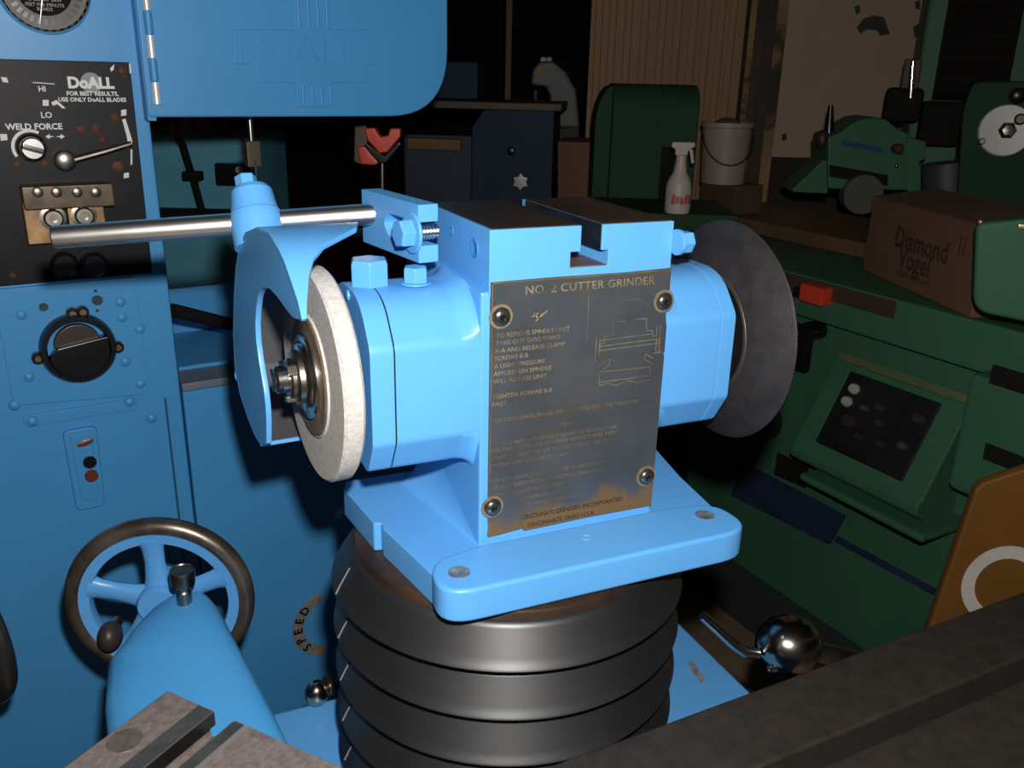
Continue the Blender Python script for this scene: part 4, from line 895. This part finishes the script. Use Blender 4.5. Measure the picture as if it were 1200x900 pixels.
# ================================================================== GREEN SURFACE GRINDER (right)
GMF = frame(at(1000, 400, 1.75), -85)
def mpx(u, v, y=0.0): return fp(GMF, u, v, y)
zm = FLOOR_Z-GMF.translation.z
sgm = thing('surface_grinder', 'large dim green surface grinder with black control panel on the right', 'machine', GMF @ Vector((0.1, 0.25, zm)), -85)
ztb = mpx(1000, 345).z
build('base', G().box((-0.46, 0.0, -0.645), (0.62, 0.55, ztb-0.06)), GREEN, sgm, F=GMF, bevel=0.012)
build('plinth', G().box((-0.44, 0.015, zm), (0.60, 0.53, -0.645)), mat('slate_plinth', (0.035, 0.04, 0.045), 0.6), sgm, F=GMF)
# table bar with its groove
tz1 = mpx(1000, 330).z; tz0 = mpx(1000, 382).z
tbl = build('table', G().box((-0.50, -0.045, tz0), (0.62, 0.50, tz1)), GREEN, sgm, F=GMF, bevel=0.008)
a, b = mpx(915, 320, -0.046), mpx(1047, 374, -0.046)
zgr = (mpx(985, 345, -0.046).z)
build('groove', G().box((a.x, -0.047, zgr-0.018), (b.x, -0.040, zgr+0.014)), mat('brown_groove', (0.06, 0.032, 0.02), 0.6), tbl, F=GMF)
q = mpx(960, 344, -0.05)
build('stop_dog', G().box((q.x-0.030, -0.075, q.z-0.018), (q.x+0.030, -0.044, q.z+0.018)), RED, tbl, F=GMF, bevel=0.004)
q = mpx(948, 346, -0.06)
build('dog_screw', G().cyl((q.x-0.035, -0.06, q.z), (q.x-0.005, -0.06, q.z), 0.011, n=16), BLACK, tbl, F=GMF)
# valve under the table
q = mpx(955, 400, -0.01)
vl = build('valve', G().cyl((q.x, 0.0, q.z+0.025), (q.x, -0.035, q.z+0.025), 0.020, n=18), BLACK, sgm, F=GMF)
build('valve_lever', G().box((q.x-0.012, -0.050, q.z-0.06), (q.x+0.016, -0.030, q.z+0.03)), BLACK, vl, F=GMF, bevel=0.004)
build('valve_handle', G().cyl((q.x-0.055, -0.02, q.z+0.022), (q.x+0.03, -0.02, q.z+0.026), 0.008, n=12), BLACK, vl, F=GMF)
# sloped console
x0_, x1_ = 0.006, 0.250
zc1 = -0.041-0.006; yb = -0.092; zc0 = -0.205
con = build('console', G().prism([(0.0, zc1+0.012), (-0.015, zc1+0.012), (yb-0.01, zc0), (yb-0.02, zc0-0.008), (yb-0.02, zc0-0.03), (0.0, zc0-0.10)], x0_-0.03, x1_+0.03, ax=0), GREEN, sgm, F=GMF, bevel=0.006)
# panel on the slope: frame with x along the machine and the slope as up
e0 = Vector((0, -0.015, zc1+0.012)); e1 = Vector((0, yb-0.01, zc0)); up_ = (e0-e1); LS = up_.length
PFm = GMF @ face_matrix((x0_, e1.y, e1.z), (1,0,0), up_)
LX = x1_-x0_
cpnl = build('control_panel', G().box((0.02, LS*0.08, -0.002), (LX-0.02, LS*0.90, 0.004)), mat('black_control_panel', (0.012, 0.012, 0.014), 0.4, var=0.3), con, F=PFm, bevel=0.002)
for i, (fx, fy, r_, c_) in enumerate(((0.14, 0.80, 0.011, (0.55,0.55,0.52)), (0.13, 0.62, 0.011, (0.5,0.5,0.47)), (0.24, 0.40, 0.015, (0.06,0.04,0.03)), (0.88, 0.74, 0.012, (0.06,0.045,0.035)), (0.48, 0.70, 0.008, (0.05,0.06,0.05)), (0.55, 0.52, 0.008, (0.05,0.06,0.05)), (0.66, 0.30, 0.010, (0.05,0.035,0.025)), (0.42, 0.28, 0.008, (0.05,0.035,0.025)), (0.86, 0.38, 0.009, (0.1,0.08,0.06)), (0.34, 0.62, 0.007, (0.08,0.08,0.07)))):
    build('panel_knob', G().lathe([(r_, 0.003), (r_, 0.008), (r_*0.75, 0.014), (r_*0.3, 0.0145)], (0.02+(LX-0.04)*fx, LS*(0.08+0.82*fy), 0), (0,0,1), 16), mat('knob_%d' % i, c_, 0.3, 0.3), cpnl, F=PFm)
build('panel_divider', G().box((0.02+(LX-0.04)*0.72, LS*0.10, 0.0035), (0.02+(LX-0.04)*0.735, LS*0.88, 0.006)), DARK, cpnl, F=PFm)
build('console_trim', G().box((-0.02, LS*0.97, -0.004), (LX+0.02, LS*1.06, 0.006)), mat('olive_trim', (0.10, 0.14, 0.06), 0.5), con, F=PFm, bevel=0.002)
# ledge below the console
build('ledge', G().box((mpx(940,560,-0.12).x, -0.13, mpx(1000,590,-0.12).z-0.004), (mpx(1090,610,-0.12).x, 0.01, mpx(1000,590,-0.12).z+0.012)), GREEN, sgm, F=GMF, bevel=0.006)
# maker's plate and stripe
NAVY = mat('navy_plate', (0.02, 0.035, 0.075), 0.45, var=0.25, scale=20)
q0, q1 = mpx(862, 560), mpx(985, 620)
build('maker_plate', G().prism([(q.x, q.z) for q in (mpx(873,542), mpx(992,604), mpx(974,638), mpx(858,580))], -0.006, 0.002), NAVY, sgm, F=GMF, bevel=0.001)
build('stripe', G().prism([(q.x, q.z) for q in (mpx(982,628), mpx(1098,690), mpx(1095,697), mpx(979,634))], -0.004, 0.002), NAVY, sgm, F=GMF)
build('dark_recess', G().prism([(q.x, q.z) for q in (mpx(912,530), mpx(948,548), mpx(945,572), mpx(908,556))], -0.003, 0.002), DARK, sgm, F=GMF)
q = mpx(903, 490)
build('feed_knob', G().lathe([(0.035, 0), (0.045, 0.01), (0.048, 0.04), (0.038, 0.055), (0.012, 0.06)], (q.x, 0, q.z), (0,-1,0), 28), mat('dark_brown_knob', (0.03, 0.02, 0.016), 0.4), sgm, F=GMF)
# right end block next to the console
xe = mpx(1150, 500, -0.10).x
build('end_block', G().prism([(mpx(1128,470,-0.10).x, mpx(1150,590,-0.10).z), (0.62, mpx(1150,590,-0.10).z), (0.62, mpx(1150,440,-0.10).z), (mpx(1135,440,-0.10).x, mpx(1150,440,-0.10).z)], -0.10, 0.02), GREEN, sgm, F=GMF, bevel=0.012)
build('block_slot', G().box((mpx(1152,540,-0.10).x, -0.103, mpx(1180,548,-0.10).z), (0.60, -0.098, mpx(1180,528,-0.10).z)), DARK, sgm, F=GMF)
build('block_recess', G().box((mpx(1162,440,-0.10).x, -0.103, mpx(1180,455,-0.10).z), (0.60, -0.098, mpx(1180,432,-0.10).z)), DARK, sgm, F=GMF)
# magnetic table top (brown)
build('table_plate', G().box((-0.80, 0.215, tz1), (-0.16, 0.55, tz1+0.035)), mat('brown_table_plate', (0.15, 0.09, 0.05), 0.5, 0.2, var=0.25, scale=8), tbl, F=GMF, bevel=0.004)
zbk = (GMF.inverted() @ at(846, 214, 2.35)).z
build('wood_riser', G().box((-0.76, 0.22, tz1+0.0355), (-0.62, 0.32, zbk-0.001)), mat('brown_riser', (0.10, 0.06, 0.035), 0.7), tbl, F=GMF, bevel=0.003)
# column with concertina cover and the wheel head
KF = frame(at(1150, 120, 2.15), -math.degrees(YAW)-21)
def kpx(u, v, y=0.0): return fp(KF, u, v, y)
colm = build('machine_column', G().box((kpx(1078,60).x, 0.0, FLOOR_Z-KF.translation.z), (kpx(1290,60).x, 0.4, kpx(1078,-90).z)), GREEN, sgm, F=KF, bevel=0.015)
build('cover_recess', G().box((kpx(1103,50).x, -0.004, kpx(1100,118).z), (kpx(1192,50).x, 0.002, kpx(1100,-60).z)), DARK, colm, F=KF)
lv0 = None
for i in range(11):
    v_ = 112-i*13
    z_ = kpx(1150, v_).z
    build('cover_fold', G().prism([(-0.004, z_-0.011), (-0.022, z_), (-0.004, z_+0.011)], kpx(1103,50).x+0.003, kpx(1192,50).x-0.003, ax=0), mat('black_cover', (0.022, 0.017, 0.014), 0.55, var=0.3), colm, F=KF)
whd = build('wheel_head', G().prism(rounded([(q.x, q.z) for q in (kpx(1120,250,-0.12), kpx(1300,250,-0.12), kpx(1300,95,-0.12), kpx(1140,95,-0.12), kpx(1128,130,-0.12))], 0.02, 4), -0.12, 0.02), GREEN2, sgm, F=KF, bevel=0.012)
q = kpx(1178, 154, -0.14); RD = kpx(1212, 154, -0.14).x-q.x
hd_ = build('crank_dial', G().lathe([(RD*0.96, 0), (RD, 0.006), (RD, 0.018), (RD*0.95, 0.023), (RD*0.3, 0.021)], (q.x, -0.12, q.z), (0.05,-1,0.1), 48), mat('brushed_aluminium', (0.70, 0.68, 0.66), 0.4, 0.25, var=0.08), sgm, F=KF, label='bright round crank dial')
build('dial_hub', G().lathe([(0.020, 0.02), (0.020, 0.028), (0.012, 0.036), (0.004, 0.037)], (q.x+0.002, -0.12, q.z), (0.05,-1,0.1), 6), DSTEEL, hd_, F=KF)
for (u, v, r_) in ((1150, 166, 0.008), (1195, 140, 0.013)):
    z = kpx(u, v, -0.143); build('dial_knob', G().lathe([(r_, 0), (r_, 0.008), (r_*0.7, 0.011)], (z.x, -0.141, z.z), (0.05,-1,0.1), 16), DSTEEL, hd_, F=KF)
q = kpx(1192, 112, -0.12)
build('head_knob', G().lathe([(0.018, 0), (0.018, 0.02), (0.012, 0.024)], (q.x, -0.12, q.z), (0,-1,0), 18), BLACK, sgm, F=KF)
# spindle block left of the head
build('spindle_block', G().box((kpx(1078,130).x, -0.10, kpx(1080,168).z), (kpx(1126,130).x, 0.01, kpx(1080,118).z)), DARK, sgm, F=KF, bevel=0.01)
sbm = build('motor_block', G().box((kpx(1036,120).x, -0.08, kpx(1040,142).z), (kpx(1080,120).x, 0.02, kpx(1040,102).z)), DARK, sgm, F=KF, bevel=0.014)
q = kpx(1067, 115, -0.09); q2 = kpx(1070, 72, -0.09)
build('steel_plunger', G().cyl((q.x, -0.09, q.z), (q2.x, -0.09, q2.z), 0.0075, n=14), CHROME, sbm, F=KF)
build('plunger_guide', G().box((kpx(1058,80).x, -0.08, kpx(1060,104).z), (kpx(1078,80).x, -0.03, kpx(1060,70).z)), mat('dark_rusty', (0.06, 0.03, 0.02), 0.6), sbm, F=KF, bevel=0.004)
build('lower_spindle', G().cyl(kpx(1110,190,-0.05), kpx(1110,225,-0.05), 0.06, n=24), mat('grey_spindle', (0.05, 0.06, 0.06), 0.5), sgm, F=KF)

# green work head standing on the table
HKF = frame(at(1000, 235, 2.05), -math.degrees(YAW)-3)
def qpx(u, v, y=0.0): q = fp(HKF, u, v, y); return (q.x, q.z)
zk = qpx(1000, 232)[1]
wkh = thing('tailstock', 'small green arched tailstock with blue plate on the brown machine table', 'tailstock', HKF @ Vector((0, 0.06, zk)), -math.degrees(YAW)-3)
arch = [qpx(u, v) for u, v in ((970,222),(970,160),(985,155),(996,146),(1010,139),(1025,137),(1040,140),(1052,150),(1066,156),(1068,224))]
build('head', G().prism(arch, 0, 0.14), GREEN, wkh, F=HKF, bevel=0.008)
build('wedge_foot', G().prism([qpx(u, v) for u, v in ((930,222),(966,188),(972,188),(972,228),(930,226))], 0.01, 0.12), GREEN, wkh, F=HKF, bevel=0.005)
build('end_block', G().prism([qpx(u, v) for u, v in ((1064,160),(1086,166),(1086,186),(1078,190),(1078,228),(1064,226))], 0.0, 0.13), GREEN, wkh, F=HKF, bevel=0.005)
build('blue_plate', G().prism([qpx(u, v) for u, v in ((986,164),(1034,173),(1034,179),(986,170))], -0.004, 0.002), mat('bright_navy_plate', (0.02, 0.05, 0.16), 0.4), wkh, F=HKF)
build('slot', G().prism([qpx(u, v) for u, v in ((972,193),(1040,205),(1040,218),(972,207))], -0.003, 0.002), DARK, wkh, F=HKF)
q = qpx(1050, 174); build('lock_knob', G().lathe([(0.012, 0), (0.012, 0.02), (0.008, 0.024)], (q[0], 0, q[1]), (0,-1,0), 16), mat('brown_knob', (0.05, 0.022, 0.014), 0.5), wkh, F=HKF)
q = qpx(1050, 194); build('steel_button', G().ball((q[0], -0.002, q[1]), 0.006), CHROME, wkh, F=HKF)
q = qpx(980, 150); q2 = qpx(981, 124)
dv = build('dial_gauge', G().cyl((q[0], 0.05, q[1]-0.02), (q2[0], 0.05, q2[1]), 0.012, 0.006, n=14), BLACK, wkh, F=HKF)
q = qpx(966, 164); build('brown_handle', G().ball((q[0], 0.02, q[1]), 0.016, sc=(0.9, 1, 1.4)), MATS['brown_knob'], wkh, F=HKF)
build('wheel_disc', G().cyl((qpx(1008,232)[0], -0.02, qpx(1008,232)[1]+0.01), (qpx(1008,232)[0], 0.02, qpx(1008,232)[1]+0.01), 0.045, n=28), mat('grey_disc', (0.08, 0.08, 0.08), 0.5), wkh, F=HKF)

# cardboard box with printed lettering
CARD = mat('brown_cardboard', (0.15, 0.075, 0.04), 0.8, var=0.1, scale=8)
XF_ = frame(on(1010, 316, 2, GMF.translation.z+tz1+0.0015), -108.5)
def xpx(u, v, y=0.0): return fp(XF_, u, v, y)
pz = 0.0; pt = 0.150; xw = 0.392
cbx = thing('cardboard_box', 'brown cardboard box with dark printed words on the green machine', 'box', XF_ @ Vector((0.2, 0.1, pz)), -108.5)
build('carton', G().box((0, 0, pz), (xw, 0.24, pt)), CARD, cbx, F=XF_, bevel=0.003)
build('top_flap', G().prism([(0.0, pt), (0.0, pt+0.003), (0.13, pt+0.02), (0.13, pt+0.016)], 0.002, xw-0.004, ax=0), CARD, cbx, F=XF_)
INK = mat('faded_box_ink', (0.05, 0.03, 0.022), 0.7)
q = xpx(1048, 287)
text('box_lettering', 'Diamond', 0.054, FR(q.x, -0.0005, q.z), INK, cbx, F=XF_, bold=0.0010, sx=0.92)
q = xpx(1052, 311)
text('box_lettering', 'Vogel', 0.054, FR(q.x, -0.0005, q.z), INK, cbx, F=XF_, bold=0.0010, sx=0.92)
q = xpx(1052, 322)
text('box_lettering', 'PAINT PRODUCTS', 0.014, FR(q.x, -0.0005, q.z), INK, cbx, F=XF_)
ba = G()
for (u, v0_, v1_) in ((1128, 275, 300), (1133, 276, 301)):
    a, b = xpx(u, v0_), xpx(u, v1_); ba.box((a.x-0.002, -0.0006, b.z), (a.x+0.002, 0.0, a.z))
build('arrow_mark', ba, INK, cbx, F=XF_)
# green splash guard at the right edge
sp1 = thing('splash_guard', 'bright green rounded splash guard at the right picture edge beside the box', 'guard', at(1190, 380, 1.30), -YAW*180/pi-22)
SPF = frame(at(1170, 315, 1.30), -YAW*180/pi-22)
def spx(u, v, y=0.0): q = fp(SPF, u, v, y); return (q.x, q.z)
build('shield', G().prism(rounded([spx(1140,365), spx(1144,262), spx(1260,250), spx(1260,390)], [0.025, 0.012, 0, 0], 5), 0, 0.03), GREEN, sp1, F=SPF, bevel=0.006, seg=3)
q = spx(1196, 263)
build('brass_latch', G().box((q[0]-0.004, -0.008, q[1]-0.006), (q[0]+0.03, 0.02, q[1]+0.002)), mat('brass_latch', (0.6, 0.5, 0.25), 0.3, 0.8), sp1, F=SPF, bevel=0.002)
q = spx(1149, 260)
build('latch_pin', G().ball((q[0], 0.0, q[1]), 0.004), MATS['brass_latch'], sp1, F=SPF)

# ================================================================== YELLOW DRUM SIGN at lower right
YF = frame(at(1150, 640, 1.22), -YAW*180/pi-10)
def ypx(u, v, y=0.0): q = fp(YF, u, v, y); return (q.x, q.z)
zy = FLOOR_Z-YF.translation.z
yb_ = thing('yellow_panel', 'worn yellow sheet panel with a white ring letter behind the black table', 'panel', YF @ Vector((0.1, 0.1, zy)), -YAW*180/pi-10)
YEL = mat('worn_yellow_paint', (0.165, 0.068, 0.010), 0.5, var=0.15, scale=10, col2=(0.14, 0.065, 0.02), c2=(0.54, 0.70))
pl_ = [ypx(u, v) for u, v in ((1080, 760), (1143, 574), (1152, 566), (1290, 520), (1290, 780))]
pl_[0] = (pl_[0][0], pl_[0][1])
xb0 = pl_[0][0] - 0.06
build('sheet', G().prism([(xb0, zy), pl_[0], pl_[1], pl_[2], pl_[3], (pl_[3][0], zy)], 0, 0.02), YEL, yb_, F=YF, bevel=0.006)
q = ypx(1178, 687)
rr = [[Vector((q[0]+cos(a)*r_*1.0, y_, q[1]+sin(a)*r_*1.12)) for r_, y_ in ((0.040, 0.0), (0.040, -0.0012), (0.0575, -0.0012), (0.0575, 0.0))] for a in [2*pi*k/48 for k in range(49)]]
build('ring_letter', G().loft(rr, caps=False), mat('white_stencil', (0.55, 0.52, 0.47), 0.6, var=0.1), yb_, F=YF, smooth=False)
